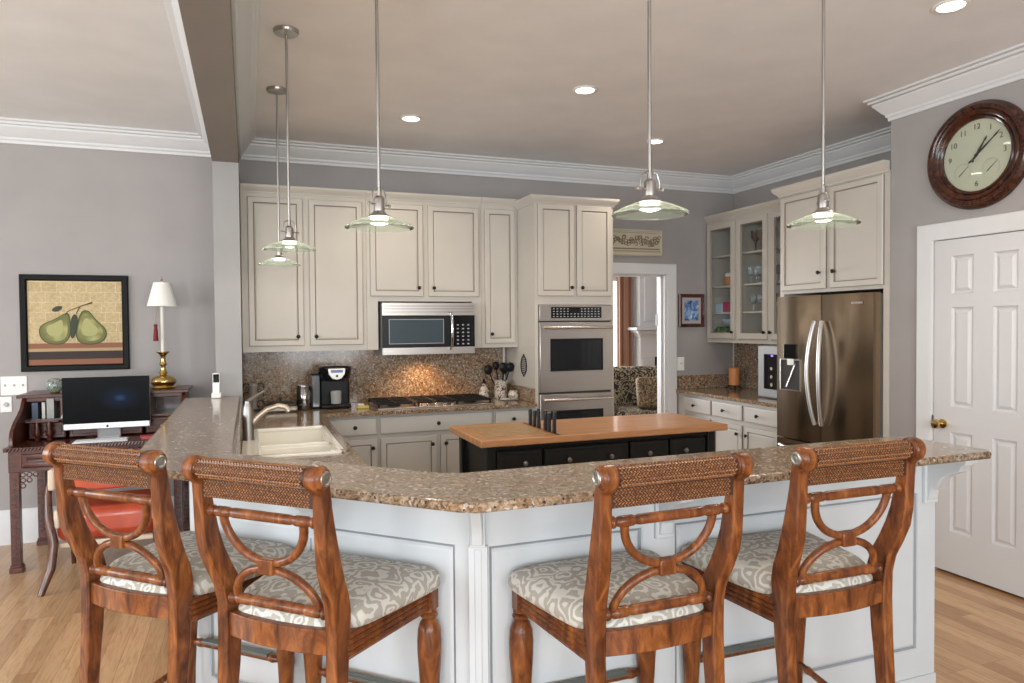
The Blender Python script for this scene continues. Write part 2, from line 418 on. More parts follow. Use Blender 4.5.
struct(box(-.21, -3.0, 2.70, -.04, 5.9, H).build('beam', BEAM, smooth=0), 'dark taupe ceiling beam', 'beam')
struct(box(-.21, 5.305, 0, -.04, YB, 2.70).build('pillar', PILLAR, smooth=0), 'grey wall end carrying the beam', 'pillar')
CROWN = [(0, H-.153), (.012, H-.153), (.014, H-.135), (.024, H-.125), (.026, H-.112), (.04, H-.1), (.066, H-.066), (.08, H-.05), (.082, H-.038), (.098, H-.032), (.10, H-.018), (.116, H-.012), (.12, H), (0, H)]
struct(MB().sweep([(-.04, -2.95), (-.04, YB), (XF, YB), (XF, YC), (XR, YC), (XR, -2.95)], CROWN, side=-1).build('trim_1', TRIM, smooth=30), 'white kitchen crown moulding', 'crown moulding')
struct(MB().sweep([(-.21, -2.95), (-.21, YB), (-4.98, YB)], CROWN, side=1).build('trim_2', TRIM, smooth=30), 'white crown moulding left of the beam', 'crown moulding')
BASE = [(0, 0), (.016, 0), (.016, .20), (.012, .215), (.010, .235), (0, .25)]
struct(MB().sweep([(-4.98, YB), (-.22, YB)], BASE, side=-1).build('baseboard_back', TRIM, smooth=30), 'tall white baseboard', 'baseboard')
struct(MB().sweep([(XR, YC-.01), (XR, 3.30)], [(0, 0), (.016, 0), (.016, .12), (.008, .14), (0, .14)], side=-1).build('baseboard_right', TRIM, smooth=30), 'short white baseboard', 'baseboard')
CAS = [(0, 0), (0, .012), (.01, .018), (.03, .02), (.06, .022), (.085, .028), (.10, .028), (.105, .02), (.105, 0)]
# clock wall door
struct(MB().sweep([(3.185, 0), (3.185, 2.05), (2.55, 2.05), (2.55, 0)], [(d, w_) for d, w_ in CAS], M=lambda u, v, q: (XR-q, u, v), side=-1).build('trim_3', TRIM, smooth=30), 'white casing around the six panel door', 'door casing')
struct(MB().sweep([(3.89, 0), (3.89, 2.035), (3.285, 2.035), (3.285, 0)], CAS, M=lambda u, v, q: (u, YB-q, v), side=-1).build('trim_4', TRIM, smooth=30), 'white casing around the doorway', 'door casing')
b = MB(); b.box(3.87, YB-.002, 0, 3.895, YB+.14, 2.055); b.box(3.285, YB-.002, 2.03, 3.89, YB+.14, 2.055); b.box(3.858, YB+.05, 0, 3.872, YB+.09, 2.03); b.box(3.285, YB+.05, 2.016, 3.872, YB+.09, 2.03)
hg = MB()
for z in (.25, 1.59): hg.box(3.866, YB+.092, z-.05, 3.8695, YB+.135, z+.05); hg.lathe([(.007, z-.055), (.007, z+.055)], (3.863, YB+.138, 0), 10)
struct(b.build('trim_5', TRIM, smooth=0), 'white doorway jamb', 'door jamb'); hg.build('hinge', WHITEP, bpy.data.objects['trim_5'])

b = MB(); b.box(XR+.75, 2.35, 0, XR+.80, 3.38, H); b.box(XR+.12, 2.30, 0, XR+.80, 2.35, H)  # unseen walls added to keep sky light from leaking under the door
struct(b.build('wall_leak_block', WALL, smooth=0), 'unseen walls added behind the six panel door to stop sky light', 'wall')
def six_panel_door():
    # local: x along width (towards -Y in the world), y into the wall
    W, Hh = .62, 2.03
    m = MB()
    cols = [(0, .110), (.25, .368), (.508, W)]   # stiles
    rows = [(0, .25), (.86, 1.015), (1.62, 1.70), (1.93, Hh)]
    for a, c in cols: m.box(a, 0, 0, c, .035, Hh)
    for r0, r1 in rows: 
        m.box(.110, 0, r0, .25, .035, r1); m.box(.368, 0, r0, .508, .035, r1)
    prof = [(0, 0, 0), (.004, .009, 0), (.012, .013, 0), (.017, .013, 0), (.036, .003, 0), (.038, .003, 0)]
    for x0, x1 in ((.110, .25), (.368, .508)):
        for z0, z1 in ((.25, .86), (1.015, 1.62), (1.70, 1.93)):
            m.nested(x0, z0, x1, z1, prof, back=False)
    o = m.build('door_1', DOORW, loc=(XR-.004, 3.180, .016), rot=(0, 0, -PI/2), bevel=0, smooth=25)
    struct(o, 'white six panel door', 'door')
    k = MB(); k.lathe([(.0, .0), (.028, 0), (.028, -.008), (.011, -.012), (.011, -.035), (.024, -.045), (.03, -.06), (.024, -.074), (0, -.078)], (0, 0, 0), 16, 'y')
    k.box(.0, -.052, -.006, .07, -.064, .006)
    kk = k.build('door_knob', BRASS, o, loc=(.062, 0, .905)); kk['label'] = 'polished brass lever knob'
    l = box(-.012, -.01, .87, .002, .004, .95).build('latch_plate', NICKEL, o)
    return o
six_panel_door()

# ---- living room beyond the doorway
b = MB(); b.box(2.9, 9.5, 0, 7.2, 9.6, H); b.box(-1, 9.5, 0, 1.4, 9.6, H); b.box(1.4, 9.5, 2.3, 2.9, 9.6, H); b.box(1.4, 9.5, 0, 2.9, 9.6, .6)
struct(b.build('wall_far', WALL, smooth=0), 'grey far wall of the living room', 'wall')
struct(box(7.1, 6.12, 0, 7.2, 9.6, H).build('wall_far_right', WALL, smooth=0), 'grey right wall of the living room', 'wall')
struct(box(-1.1, 6.12, 0, -1, 9.6, H).build('wall_far_left', WALL, smooth=0), 'grey left wall of the living room', 'wall')
window(9.5, 'y', 1.4, 2.9, .6, 2.3, shutters=True, sgn=-1)
WINL = mat('bright_sky_pane', (1, 1, 1), .5, emit=(.95, .98, 1), es=2.2)
def glass_door():
    m = MB(); u0, u1 = 4.2, 5.32
    for a in ((u0-.1, 0, u0, 2.35), (u1, 0, u1+.06, 2.35), (u0-.1, 2.2, u1+.06, 2.35), (u0, 0, u1, .2)):
        m.box(a[0], 9.44, a[1], a[2], 9.5, a[3])
    o = struct(m.build('window_9', TRIM, smooth=0), 'tall bright window beside the curtain', 'window')
    box(u0, 9.475, .2, u1, 9.49, 2.2).build('pane', WINL, o, smooth=0)
glass_door()
def make_stripe():
    m = mat('striped_curtain', rough=.8); wv = N(m, 'ShaderNodeTexWave', bands_direction='X'); L(m, coords(m), wv.inputs['Vector']); wv.inputs['Scale'].default_value = 13; wv.inputs['Distortion'].default_value = 0
    L(m, ramp(m, wv.outputs['Color'], [(.30, (.34, .14, .09)), (.45, (.60, .46, .33)), (.7, (.50, .30, .21))]), bs(m).inputs['Base Color']); return m
m = MB(); pts = []
n = 48
for i in range(n+1):
    x = 5.215+.24*i/n; pts.append((x, 9.36+.035*math.sin(i*1.05)))
back = [(x, y+.012) for x, y in pts][::-1]
m.prism(pts+back, .02, 2.5)
tag(m.build('curtain', make_stripe(), smooth=60), 'rust and tan striped curtain beside the bright window past the doorway', 'curtain')
fp = thing('fireplace', 'white mantelpiece with shelf and black firebox, seen through the doorway', 'fireplace', (6.1, 9.2, 0))
m = MB(); m.box(-.575, .03, 0, -.32, .29, 1.05); m.box(.52, .03, 0, .78, .29, 1.05); m.box(-.575, .03, 1.05, .78, .29, 1.40); m.box(-.555, .015, .05, -.44, .03, 1.0)
m.build('surround', TRIM, fp, bevel=.006)
m = MB()
for e, z0, z1 in ((.02, 1.36, 1.39), (.05, 1.39, 1.42), (.09, 1.42, 1.45), (.15, 1.455, 1.50)): m.box(-.575-e, .03-e, z0, .78+e, .29, z1)
m.build('mantel_shelf', TRIM, fp, bevel=.008)
m = MB(); m.box(-.575, .04, 1.5, .78, .29, H-.01); m.box(-.50, .025, 1.6, .70, .04, 2.7); m.build('overmantel', TRIM, fp, bevel=.006)
box(-.32, .12, 0, .52, .29, 1.05).build('firebox', mat('soot', (.01, .01, .01), .8), fp)
def make_damask_dark():
    m = mat('dark_damask', rough=.8); v = coords(m); n = noise(m, v, 9, 1.5, .5, 3.0)
    L(m, ramp(m, n, [(.46, (.02, .017, .015)), (.50, (.36, .29, .18)), (.56, (.36, .29, .18)), (.60, (.02, .017, .015))]), bs(m).inputs['Base Color']); return m
DAM = make_damask_dark()
DAM2 = mat('gold_damask', rough=.8); L(DAM2, ramp(DAM2, noise(DAM2, coords(DAM2), 16, 1.5, .5, 2.5), [(.44, (.05, .03, .015)), (.5, (.34, .25, .13)), (.58, (.07, .04, .02))]), bs(DAM2).inputs['Base Color'])
ac = thing('armchair', 'dark scroll patterned armchair with gold cushion, seen through the doorway', 'armchair', (4.55, 7.75, 0), -.35)
m = MB(); m.box(-.36, -.36, .12, .36, .42, .34); m.build('base', DAM, ac, bevel=.04, seg=3)
box(-.29, -.42, .34, .29, .28, .50).build('seat_cushion', DAM, ac, bevel=.05, seg=4)
for sx in (-1, 1):
    m = MB(); m.box(sx*.30, -.38, .12, sx*.44, .40, .62); m.lathe([(0, -.40), (.085, -.40), (.085, .40), (0, .40)], (sx*.37, 0, .62), 16, 'y'); m.build('arm', DAM, ac, bevel=.02)
m = MB(); m.box(-.42, .22, .3, .42, .44, 1.0); m.build('backrest', DAM, ac, bevel=.08, seg=4)
for sx, sy in ((-1, -1), (1, -1), (-1, 1), (1, 1)): MB().lathe([(.02, 0), (.028, .12)], (sx*.33, sy*.33, 0), 10).build('leg', CHAIRD, ac)
o = box(-.2, -.06, -.2, .2, .06, .2).build('throw_pillow', DAM2, loc=(4.66, 7.50, .70), rot=(-.30, 0, -.3), bevel=.055, seg=4); tag(o, 'square gold and brown cushion leaning on the patterned armchair', 'cushion')

# ================================================================= WALL THINGS
cl = thing('wall_clock', 'large round wall clock with dark ribbed wooden frame above the white door', 'clock', (XR, 2.905, 2.515), -PI/2)
CLW = wood('clock_wood', (.010, .003, .002), (.040, .010, .005), (.09, .025, .010), (3, 3, 3), .22, .3, 6)
MB().lathe([(.205, -.02), (.21, -.035), (.222, -.04), (.228, -.034), (.24, -.048), (.255, -.05), (.26, -.043), (.272, -.052), (.288, -.05), (.292, -.04), (.306, -.035), (.312, -.015), (.312, 0), (.205, 0), (.205, -.02)], (0, 0, 0), 64, 'y').build('frame', CLW, cl, smooth=60)
face = mat('clock_face', (.55, .53, .42), .4)
MB().lathe([(0, -.018), (.206, -.018), (.206, -.004), (0, -.004)], (0, 0, 0), 48, 'y').build('dial', face, cl)
INK = mat('clock_ink', (.07, .06, .05), .6); INK2 = mat('faint_ink', (.12, .105, .08), .6)
for num, hr in (('12', 0), ('1', 1), ('2', 2), ('3', 3), ('6', 6), ('9', 9), ('10', 10), ('11', 11)):
    a = hr*PI/6; text_part(num, .046, INK, cl, (.165*math.sin(a), -.0195, .165*math.cos(a)), (PI/2, 0, 0), 'numeral')
m = MB()
for i in range(60):
    a = i*PI/30; c_, s_ = math.cos(a), math.sin(a)
    m.tube([(.196*s_, -.0185, .196*c_), (.201*s_, -.0185, .201*c_)], .0008, 4)
m.build('minute_track', INK, cl)
for sx in (-1, 1):
    sd = MB()
    for i in range(21):
        a = math.radians(-130+13*i); cx, cz = sx*.085, -.085
        sd.tube([(cx+.046*math.sin(a), -.0185, cz+.046*math.cos(a)), (cx+.054*math.sin(a), -.0185, cz+.054*math.cos(a))], .0009, 4)
    a = math.radians(48); sd.tube([(cx-.03*math.sin(a), -.021, cz-.03*math.cos(a)), (cx+.05*math.sin(a), -.021, cz+.05*math.cos(a))], [.0028, .0008], 6)
    sd.build('small_dial', INK2, cl)
def hand(ang, ln, tail, w0, name):
    a = math.radians(ang); d = Vector((math.sin(a), 0, math.cos(a))); m = MB()
    def q(t, y=-.024): return tuple(d*t+Vector((0, y, 0)))
    m.tube([q(-tail), q(-tail*.8), q(-tail*.6), q(0), q(ln*.35), q(ln*.7), q(ln*.8), q(ln)], [.002, .006, .002, w0, w0*1.1, w0*.5, w0*1.0, .0006], 8, flat=1)
    m.build(name, KNOB, cl)
hand(50.5, .185, .06, .0045, 'minute_hand'); hand(33, .12, .045, .0055, 'hour_hand')
MB().lathe([(0, -.03), (.008, -.03), (.008, -.02), (0, -.02)], (0, 0, 0), 12, 'y').build('hub', KNOB, cl)
MB().lathe([(.0, -.0335), (.206, -.0335), (.206, -.0325), (0, -.0325)], (0, 0, 0), 40, 'y').build('glass', PANE, cl)

def picture(name, label, cat, x0, z0, x1, z1, fw, fmat, y=YB-.001, th=.03):
    t = thing(name, label, cat, ((x0+x1)/2, y, (z0+z1)/2)); W, Hh = (x1-x0)/2, (z1-z0)/2
    MB().nested(-W, -Hh, W, Hh, [(0, 0, 0), (0, -th*.8, 0), (.006, -th, 0), (fw*.5, -th*.85, 0), (fw*.8, -th*.9, 0), (fw, -th*.55, 0), (fw, -th*.3, 0)], cap=False, back=False).build('frame', fmat, t, smooth=30)
    return t, W-fw, Hh-fw
BLKF = mat('black_frame', (.006, .006, .006), .45, spec=.15)
pt, W, Hh = picture('framed_painting', 'black framed painting of two green pears on a shelf', 'painting', -1.528, 1.242, -.835, 1.945, .045, BLKF)
def make_canvas():
    m = mat('tan_canvas', rough=.7); v = coords(m, (1, 1, 1), (PI/2, 0, 0))
    br = N(m, 'ShaderNodeTexBrick'); L(m, v, br.inputs['Vector'])
    for k, x in (('Scale', 1), ('Mortar Size', .0035), ('Brick Width', .095), ('Row Height', .075), ('Mortar Smooth', .6)): br.inputs[k].default_value = x
    br.offset = 0.25
    br.inputs['Color1'].default_value = (.42, .32, .16, 1); br.inputs['Color2'].default_value = (.50, .39, .21, 1); br.inputs['Mortar'].default_value = (.62, .52, .32, 1)
    c = mixc(m, .4, br.outputs['Color'], ramp(m, noise(m, v, 60, 3), [(.3, (.28, .2, .1)), (.7, (.62, .5, .3))]))
    L(m, c, bs(m).inputs['Base Color']); return m
m = MB(); y = -.012
m.box(-W, y, -Hh, W, y+.004, Hh, 0)
m.box(-W, y-.0012, -Hh, W, y, -Hh+.040, 1); m.box(-W, y-.0014, -Hh+.040, W, y, -Hh+.098, 2); m.box(-W, y-.0016, -Hh+.098, W, y, -Hh+.120, 3); m.box(-W, y-.0012, -Hh+.120, W, y, -Hh+.158, 1)
m.build('canvas', [make_canvas(), mat('painted_red_shelf', (.24, .10, .055), .7), mat('painted_dark_shelf', (.035, .022, .02), .7), mat('painted_tan_edge', (.40, .28, .15), .7)], pt, smooth=0)
def make_pear():
    m = mat('painted_pear', rough=.6); n = noise(m, coords(m), 7, 2)
    L(m, ramp(m, n, [(.3, (.075, .09, .025)), (.5, (.20, .20, .06)), (.65, (.38, .36, .15))]), bs(m).inputs['Base Color']); return m
PEAR = make_pear(); PEARD = mat('painted_pear_edge', (.06, .07, .02), .7)
def art(pts): return [((px-388)*.001063, (340-py)*.001214) for px, py in pts]
def smooth_loop(p, k=2):
    for _ in range(k):
        q = []
        for i in range(len(p)):
            a, b_ = p[i], p[(i+1) % len(p)]; q += [(a[0]*.75+b_[0]*.25, a[1]*.75+b_[1]*.25), (a[0]*.25+b_[0]*.75, a[1]*.25+b_[1]*.75)]
        p = q
    return p
def scaled(p, k, dx=0, dz=0):
    cx = sum(a for a, _ in p)/len(p)+dx; cz = sum(b_ for _, b_ in p)/len(p)+dz; return [(cx+(a-cx)*k, cz+(b_-cz)*k) for a, b_ in p]
pl_l = smooth_loop(art([(345, 280), (320, 283), (290, 300), (255, 320), (215, 335), (185, 350), (168, 375), (168, 405), (180, 435), (205, 458), (245, 470), (290, 472), (325, 460), (350, 430), (358, 390), (357, 340), (352, 300)]))
pl_r = smooth_loop(art([(445, 262), (470, 268), (490, 295), (520, 330), (555, 360), (575, 390), (575, 420), (560, 450), (525, 468), (480, 475), (435, 472), (400, 455), (385, 425), (385, 385), (395, 340), (410, 295), (425, 270)]))
m = MB()
for P0, dx in ((pl_l, -.01), (pl_r, -.012)):
    for q, (k, c) in enumerate(((1, 1), (.93, 2), (.80, 0), (.52, 3))):
        m.prism(scaled(P0, k, dx*(q > 1), .012*(q > 1)), y-.002-.0006*q, y, 'y', c)
m.build('painted_pears', [PEAR, PEARD, mat('painted_pear_mid', (.13, .14, .045), .7), mat('painted_pear_light', (.36, .35, .15), .7)], pt, smooth=0)
m = MB(); m.prism(smooth_loop(art([(242, 268), (260, 245), (285, 237), (313, 240), (300, 262), (275, 275)])), y-.003, y, 'y'); m.prism(smooth_loop(art([(360, 435), (350, 400), (354, 340), (366, 300), (382, 285), (398, 300), (400, 340), (386, 400), (370, 435)])), y-.0052, y, 'y')
m.build('painted_leaf', mat('painted_leaf_green', (.028, .038, .018), .6), pt, smooth=0)
m = MB(); m.tube([(a, y-.003, b_) for a, b_ in art([(325, 290), (340, 272), (370, 258), (430, 235), (490, 217)])], [.003, .0025, .0025, .003, .006], 6); m.tube([(a, y-.003, b_) for a, b_ in art([(390, 285), (405, 258), (415, 245)])], .0025, 6); m.build('painted_stem', mat('painted_stem_brown', (.07, .03, .015), .6), pt)

sp, W, Hh = picture('framed_print', 'small framed blue print in dark red wood beside the doorway', 'picture', 4.026, 1.514, 4.322, 1.845, .035, wood('cherry_frame', (.02, .005, .004), (.07, .015, .012), (.12, .03, .02), (3, 3, 3), .3, .3))
m = mat('blue_print', rough=.5)
L(m, ramp(m, noise(m, coords(m), 14, 4, .6, 1), [(.35, (.02, .05, .16)), (.5, (.14, .26, .5)), (.65, (.6, .68, .8))]), bs(m).inputs['Base Color'])
a = MB(); a.box(-W, -.012, -Hh, W, -.006, Hh, 0); a.box(-W+.03, -.014, -Hh+.03, W-.03, -.012, Hh-.03, 1); a.build('print', [mat('mat_board', (.42, .36, .33), .7), m], sp, smooth=0)
pl = thing('carved_plaque', 'cream carved relief plaque above the doorway', 'plaque', (3.5, YB-.001, 2.34))
m = MB(); m.nested(-.33, -.13, .33, .125, [(0, 0, 0), (0, -.03, 0), (.012, -.036, 0), (.022, -.028, 0)], back=False); m.build('board', mat('plaque_cream', (.50, .45, .34), .6), pl, smooth=0)
m = MB(); 
for k in range(54):
    cx = -.29+.58*k/53+random.uniform(-.008, .008); cz = random.uniform(-.03, .05)
    sg = random.choice((-1, 1)); m.tube([(cx+sg*.024*math.cos(t)*(1-t/9), -.032, cz+.024*math.sin(t)*(1-t/9)) for t in [i*.7 for i in range(9)]], .004, 5)
m.tube([(-.29, -.031, -.062), (.29, -.031, -.062)], .006, 6)
m.build('scroll_relief', mat('plaque_brown', (.22, .17, .11), .6), pl)
m = MB(); m.tube([(-.30, -.031, -.085), (.30, -.031, -.085)], .006, 6); m.tube([(-.26, -.030, .092), (.26, -.030, .092)], .003, 6); m.build('border', mat('plaque_tan', (.34, .29, .2), .6), pl)

def plate(name, label, x0, z0, x1, z1, n, toggles=True, thermo=False):
    t = thing(name, label, 'light switch', ((x0+x1)/2, YB, (z0+z1)/2)); W, Hh = (x1-x0)/2, (z1-z0)/2
    MB().nested(-W, -Hh, W, Hh, [(0, 0, 0), (0, -.003, 0), (.004, -.007, 0)], back=False).build('cover_plate', WHITEP, t)
    for i in range(n):
        x = -W+(i+.5)*2*W/n; m = MB()
        if thermo: m.lathe([(0, -.02), (.014, -.02), (.017, -.007), (0, -.007)], (x, 0, 0), 16, 'y')
        else: m.box(x-.005, -.016, -.004, x+.005, -.006, .012)
        m.build('toggle', mat('toggle_grey', (.45, .44, .42), .4), t, bevel=.001)
    return t
plate('light_switch', 'white triple switch plate left of the pear painting, above the desk', -1.66, 1.075, -1.497, 1.212, 3)
plate('light_switch', 'small white plate with round dial under the triple switch', -1.665, .955, -1.592, 1.066, 1, thermo=True)
plate('light_switch', 'single white switch plate beside the doorway under the blue print', 4.012, 1.08, 4.095, 1.215, 1)

# ================================================================= CABINETS
DP = [(0, 0, 1), (0, -.013, 1), (.005, -.020, 0), (.041, -.020, 0), (.0445, -.012, 1), (.049, -.011, 1), (.058, -.014, 0)]  # inner glaze line is real; outer edge band painted dark as gap shadow
def knob(parent, x, z, y=-.02, mt=None):
    return MB().lathe([(.006, y), (.006, y-.012), (.015, y-.018), (.015, y-.026), (.008, y-.031), (0, y-.031)], (x, 0, z), 12, 'y').build('knob', mt or KNOB, parent)
def door(parent, x0, z0, x1, z1, kx=None, kz=None, mats=(CAB, GLAZE_GAP), name='door'):
    m = MB(); m.nested(x0, z0, x1, z1, DP); o = m.build(name, list(mats), parent, smooth=0)
    if kx is not None: knob(o, kx, kz)
    return o
def drawer(parent, x0, z0, x1, z1, kn=None, mats=(LOWCAB, GLAZE_GAP), name='drawer', kmat=None):
    m = MB(); m.nested(x0, z0, x1, z1, [(0, 0, 1), (0, -.012, 1), (.004, -.018, 0), (.010, -.020, 0)]); o = m.build(name, list(mats), parent, smooth=0)  # edge band painted dark for the shadow gap around the drawer
    for kx in (kn or []): knob(o, kx, (z0+z1)/2, mt=kmat)
    return o
CT = [(0, 0), (.008, 0), (.012, .012), (.03, .03), (.038, .045), (.038, .06), (0, .06)]
def crown_part(parent, path, z, side, mt, sc=1.0):
    return MB().sweep(path, [(d*sc, z+h*sc) for d, h in CT], side=side).build('crown', mt, parent, smooth=25)
# upper run left of the tower: front plane Y 5.68
def upper(label, x0, x1, z0, doors, group=None, crown=True):
    t = thing('overhead_cabinet', label, 'cabinet', (x0, 5.68, z0)); W = x1-x0; T = 2.565-z0
    box(0, 0, 0, W, .315, T).build('body', [CAB], t, smooth=0)
    for d in doors: door(t, d[0]-x0, d[1]-z0, d[2]-x0, d[3]-z0, d[4]-x0, d[5]-z0)
    MB().sweep([(0, 0), (W, 0)], [(d, T+h) for d, h in CT], side=-1).build('crown', CAB, t, smooth=25)
    return t
upper('cream two door wall cabinet at the left end above the coffee maker', -.035, .895, 1.36, [(.012, 1.405, .412, 2.535, .365, 1.475), (.455, 1.405, .865, 2.535, .50, 1.475)])
ub = upper('cream two door wall cabinet above the microwave', .897, 1.858, 1.75, [(.925, 1.79, 1.357, 2.535, 1.315, 1.86), (1.400, 1.79, 1.835, 2.535, 1.440, 1.86)])
for a, c in ((0, .088), (.88, .961)): box(a, 0, 1.36-1.75, c, .3, 0).build('filler_strip', CAB, ub, smooth=0)
upper('narrow one door cream wall cabinet between microwave and oven tower', 1.860, 2.187, 1.36, [(1.890, 1.395, 2.160, 2.535, 1.94, 1.475)])

# oven tower
TX0, TX1, TY = 2.190, 2.912, 5.30
t = thing('oven_cabinet', 'tall cream oven tower cabinet with two doors over the double oven', 'cabinet', (TX0, TY, 0)); W = TX1-TX0
m = MB(); m.box(0, 0, 0, .028, .695, 2.55); m.box(W-.028, 0, 0, W, .695, 2.55); m.box(.028, 0, 1.715, W-.028, .695, 2.55); m.box(.028, .55, .30, W-.028, .695, 1.715); m.box(.028, 0, .0, W-.028, .695, .28)
m.build('body', CAB, t, smooth=0)
door(t, .028, 1.785, .352, 2.535, .318, 1.855); door(t, .378, 1.785, .700, 2.535, .415, 1.855)
MB().sweep([(0, .37), (0, 0), (W, 0), (W, .69)], [(d*1.1, 2.535+h*1.1) for d, h in CT], side=-1).build('crown', CAB, t, smooth=25)
o = MB(); o.nested(.03, .06, W-.03, .27, [(0, 0, 0), (0, -.016, 0), (.01, -.018, 0)]); o.build('drawer', CAB, t)
# double oven
ov = thing('double_oven', 'stainless double wall oven built into the cream tower', 'oven', (TX0+.03, TY, .285)); W = TX1-TX0-.06
box(0, .0, 0, W, .5, 1.425).build('body', mat('oven_dark', (.05, .05, .05), .4), ov, smooth=0)
o = box(0, -.03, 1.295, W, 0, 1.425).build('control_panel', STEEL, ov, bevel=.004)
box(.10, -.033, 1.318, W-.10, -.03, 1.41).build('display', BLACKG, o, smooth=0)
LEDW = mat('panel_marks', (.35, .36, .36), .5)
m = MB()
for r in range(4):
    for c in range(14):
        if 4 < c < 8 and r > 1: continue
        m.box(.118+c*.0315, -.0345, 1.328+r*.021, .118+c*.0315+.014, -.033, 1.328+r*.021+.007)
m.build('buttons', LEDW, o, smooth=0)
for z0, z1 in ((.71, 1.285), (.06, .695)):
    d = box(0, -.035, z0, W, 0, z1).build('oven_door', STEEL, ov, bevel=.004)
    wz0, wz1 = z0+(z1-z0)*.30, z1-.135
    MB().nested(.09, wz0, W-.09, wz1, [(0, -.034, 0), (0, -.038, 0), (.012, -.038, 0), (.014, -.036, 1)], back=False).build('window', [BLACKP, BLACKG], d, smooth=0)
    m = MB(); m.tube([(.015, -.075, z1-.045), (W-.015, -.075, z1-.045)], .0125, 12)
    for x in (.04, W-.04): m.tube([(x, -.03, z1-.045), (x, -.075, z1-.045)], .009, 8)
    m.build('handle', mat('handle_steel', (.72, .70, .68), .22, 1), d)
# ornamental vent plaque on tower side
va = thing('iron_plaque', 'small oval black ironwork plaque on the side of the oven tower', 'wall ornament', (TX0, 5.54, 1.208), -PI/2)
m = MB(); 
for i in range(9):
    z = -.065+i*.0162; hw = .062*math.sqrt(max(0, 1-(z/.08)**2)); m.tube([(-hw, -.006, z), (0, -.006, z+.006), (hw, -.006, z)], .0035, 5)
m.tube([(.064*math.cos(a), -.006, .08*math.sin(a)) for a in [2*PI*i/24 for i in range(24)]], .004, 6, closed=True)
m.ball((0, -.006, .088), .008, 8); m.ball((0, -.006, -.088), .008, 8); m.build('grille', IRON, va)

# base cabinets, back run: front Y 5.31
def base(label, x0, x1, fronts, y0=5.31):
    t = thing('base_cabinet', label, 'cabinet', (x0, y0, 0)); W = x1-x0
    m = MB(); m.box(0, 0, .10, W, .66, .882); m.box(0, .07, 0, W, .66, .10); m.build('body', LOWCAB, t, smooth=0)
    for f in fronts:
        if f[0] == 'd': drawer(t, f[1]-x0, .735, f[2]-x0, .862, [f[3]-x0])
        else: door(t, f[1]-x0, .13, f[2]-x0, .705, f[3]-x0, .64, mats=(LOWCAB, GLAZE_GAP))
    return t
base('pale base cabinet under the counter beside the sink corner', .505, .912, [('d', .545, .898, .735), ('o', .545, .898, .865)])
base('wide pale base cabinet below the gas cooktop', .914, 1.828, [('d', .925, 1.815, 1.37), ('o', .925, 1.36, 1.322), ('o', 1.39, 1.815, 1.428)])
base('narrow pale base cabinet between cooktop and oven tower', 1.830, 2.187, [('d', 1.845, 2.155, 1.99), ('o', 1.845, 2.155, 1.9)])
# sink run base cabinet
t = thing('sink_cabinet', 'pale base cabinet under the white sink', 'cabinet', (.46, 3.0, 0), PI/2)
m = MB(); m.box(0, 0, .1, 2.3, .50, .60); m.box(0, .06, 0, 2.3, .5, .1); m.box(0, 0, .6, .55, .5, .882); m.box(1.62, 0, .6, 2.3, .5, .882); m.box(.55, 0, .6, 1.62, .003, .882); m.build('body', LOWCAB, t, smooth=0)
for a, c in ((.03, .52), (.56, 1.08), (1.10, 1.62), (1.66, 2.25)): door(t, a, .13, c, .84, c-.05, .7, mats=(LOWCAB, GLAZE_GAP))

# countertop L with sink cutout
CZ0, CZ1 = .884, .914
b = MB()
xs = [-.058, -.034, .450, .505]; ys = [2.95, 3.61, 4.60, 5.262]
for i in range(3):
    for j in range(3):
        if i == 1 and j == 1: continue
        if j == 0: continue
        b.box(xs[i], ys[j], CZ0, xs[i+1], ys[j+1], CZ1)
b.prism([(-.058, 2.97), (.14, 2.77), (.505, 2.77), (.505, 3.61), (-.058, 3.61)], CZ0, CZ1)
b.box(-.058, 5.262, CZ0, 2.188, 5.998, CZ1)
o = b.build('countertop', GRAN, smooth=0); tag(o, 'brown speckled granite counter around the sink and under the cooktop', 'countertop')
o = MB().box(-.038, 5.972, .916, 2.186, 5.998, 1.358).build('backsplash', GRAN, smooth=0); tag(o, 'full height granite backsplash behind the cooktop', 'backsplash')
o = box(2.163, 5.30, .916, 2.188, 5.970, 1.03).build('backsplash', GRAN, smooth=0); tag(o, 'low granite upstand against the oven tower side', 'backsplash')
# sink
sk = thing('kitchen_sink', 'white double bowl sink set in the granite counter', 'sink', (.2275, 4.105, .914))
m = MB(); X0, X1, Y0, Y1 = -.2655, .2265, -.5, .5; zt = .012
m.box(X0, Y0, -.01, X1, Y0+.05, zt); m.box(X0, Y1-.05, -.01, X1, Y1, zt); m.box(X0, Y0, -.01, X0+.09, Y1, zt); m.box(X1-.03, Y0, -.01, X1, Y1, zt)
m.box(X0+.09, -.035, -.09, X1-.03, -.0, -.012)
m.build('rim', CERAM, sk, bevel=.008, seg=3)
for y0, y1 in ((Y0+.03, -.03), (-.005, Y1-.03)):
    XB = X0+.045; bm = MB(); bm.box(XB+.03, y0, -.21, X1-.01, y1, -.20); 
    bm.box(XB+.03, y0, -.2, XB+.045, y1, -.005); bm.box(X1-.025, y0, -.2, X1-.01, y1, -.005); bm.box(XB+.03, y0, -.2, X1-.01, y0+.015, -.03 if y0 > Y0+.1 else -.005); bm.box(XB+.03, y1-.015, -.2, X1-.01, y1, -.005 if y0 > Y0+.1 else -.03)
    bm.lathe([(0, -.199), (.035, -.199), (.035, -.205), (0, -.205)], (0, (y0+y1)/2, 0), 16, m=1)
    bm.build('bowl', [CERAM, CHROME], sk, bevel=.004)
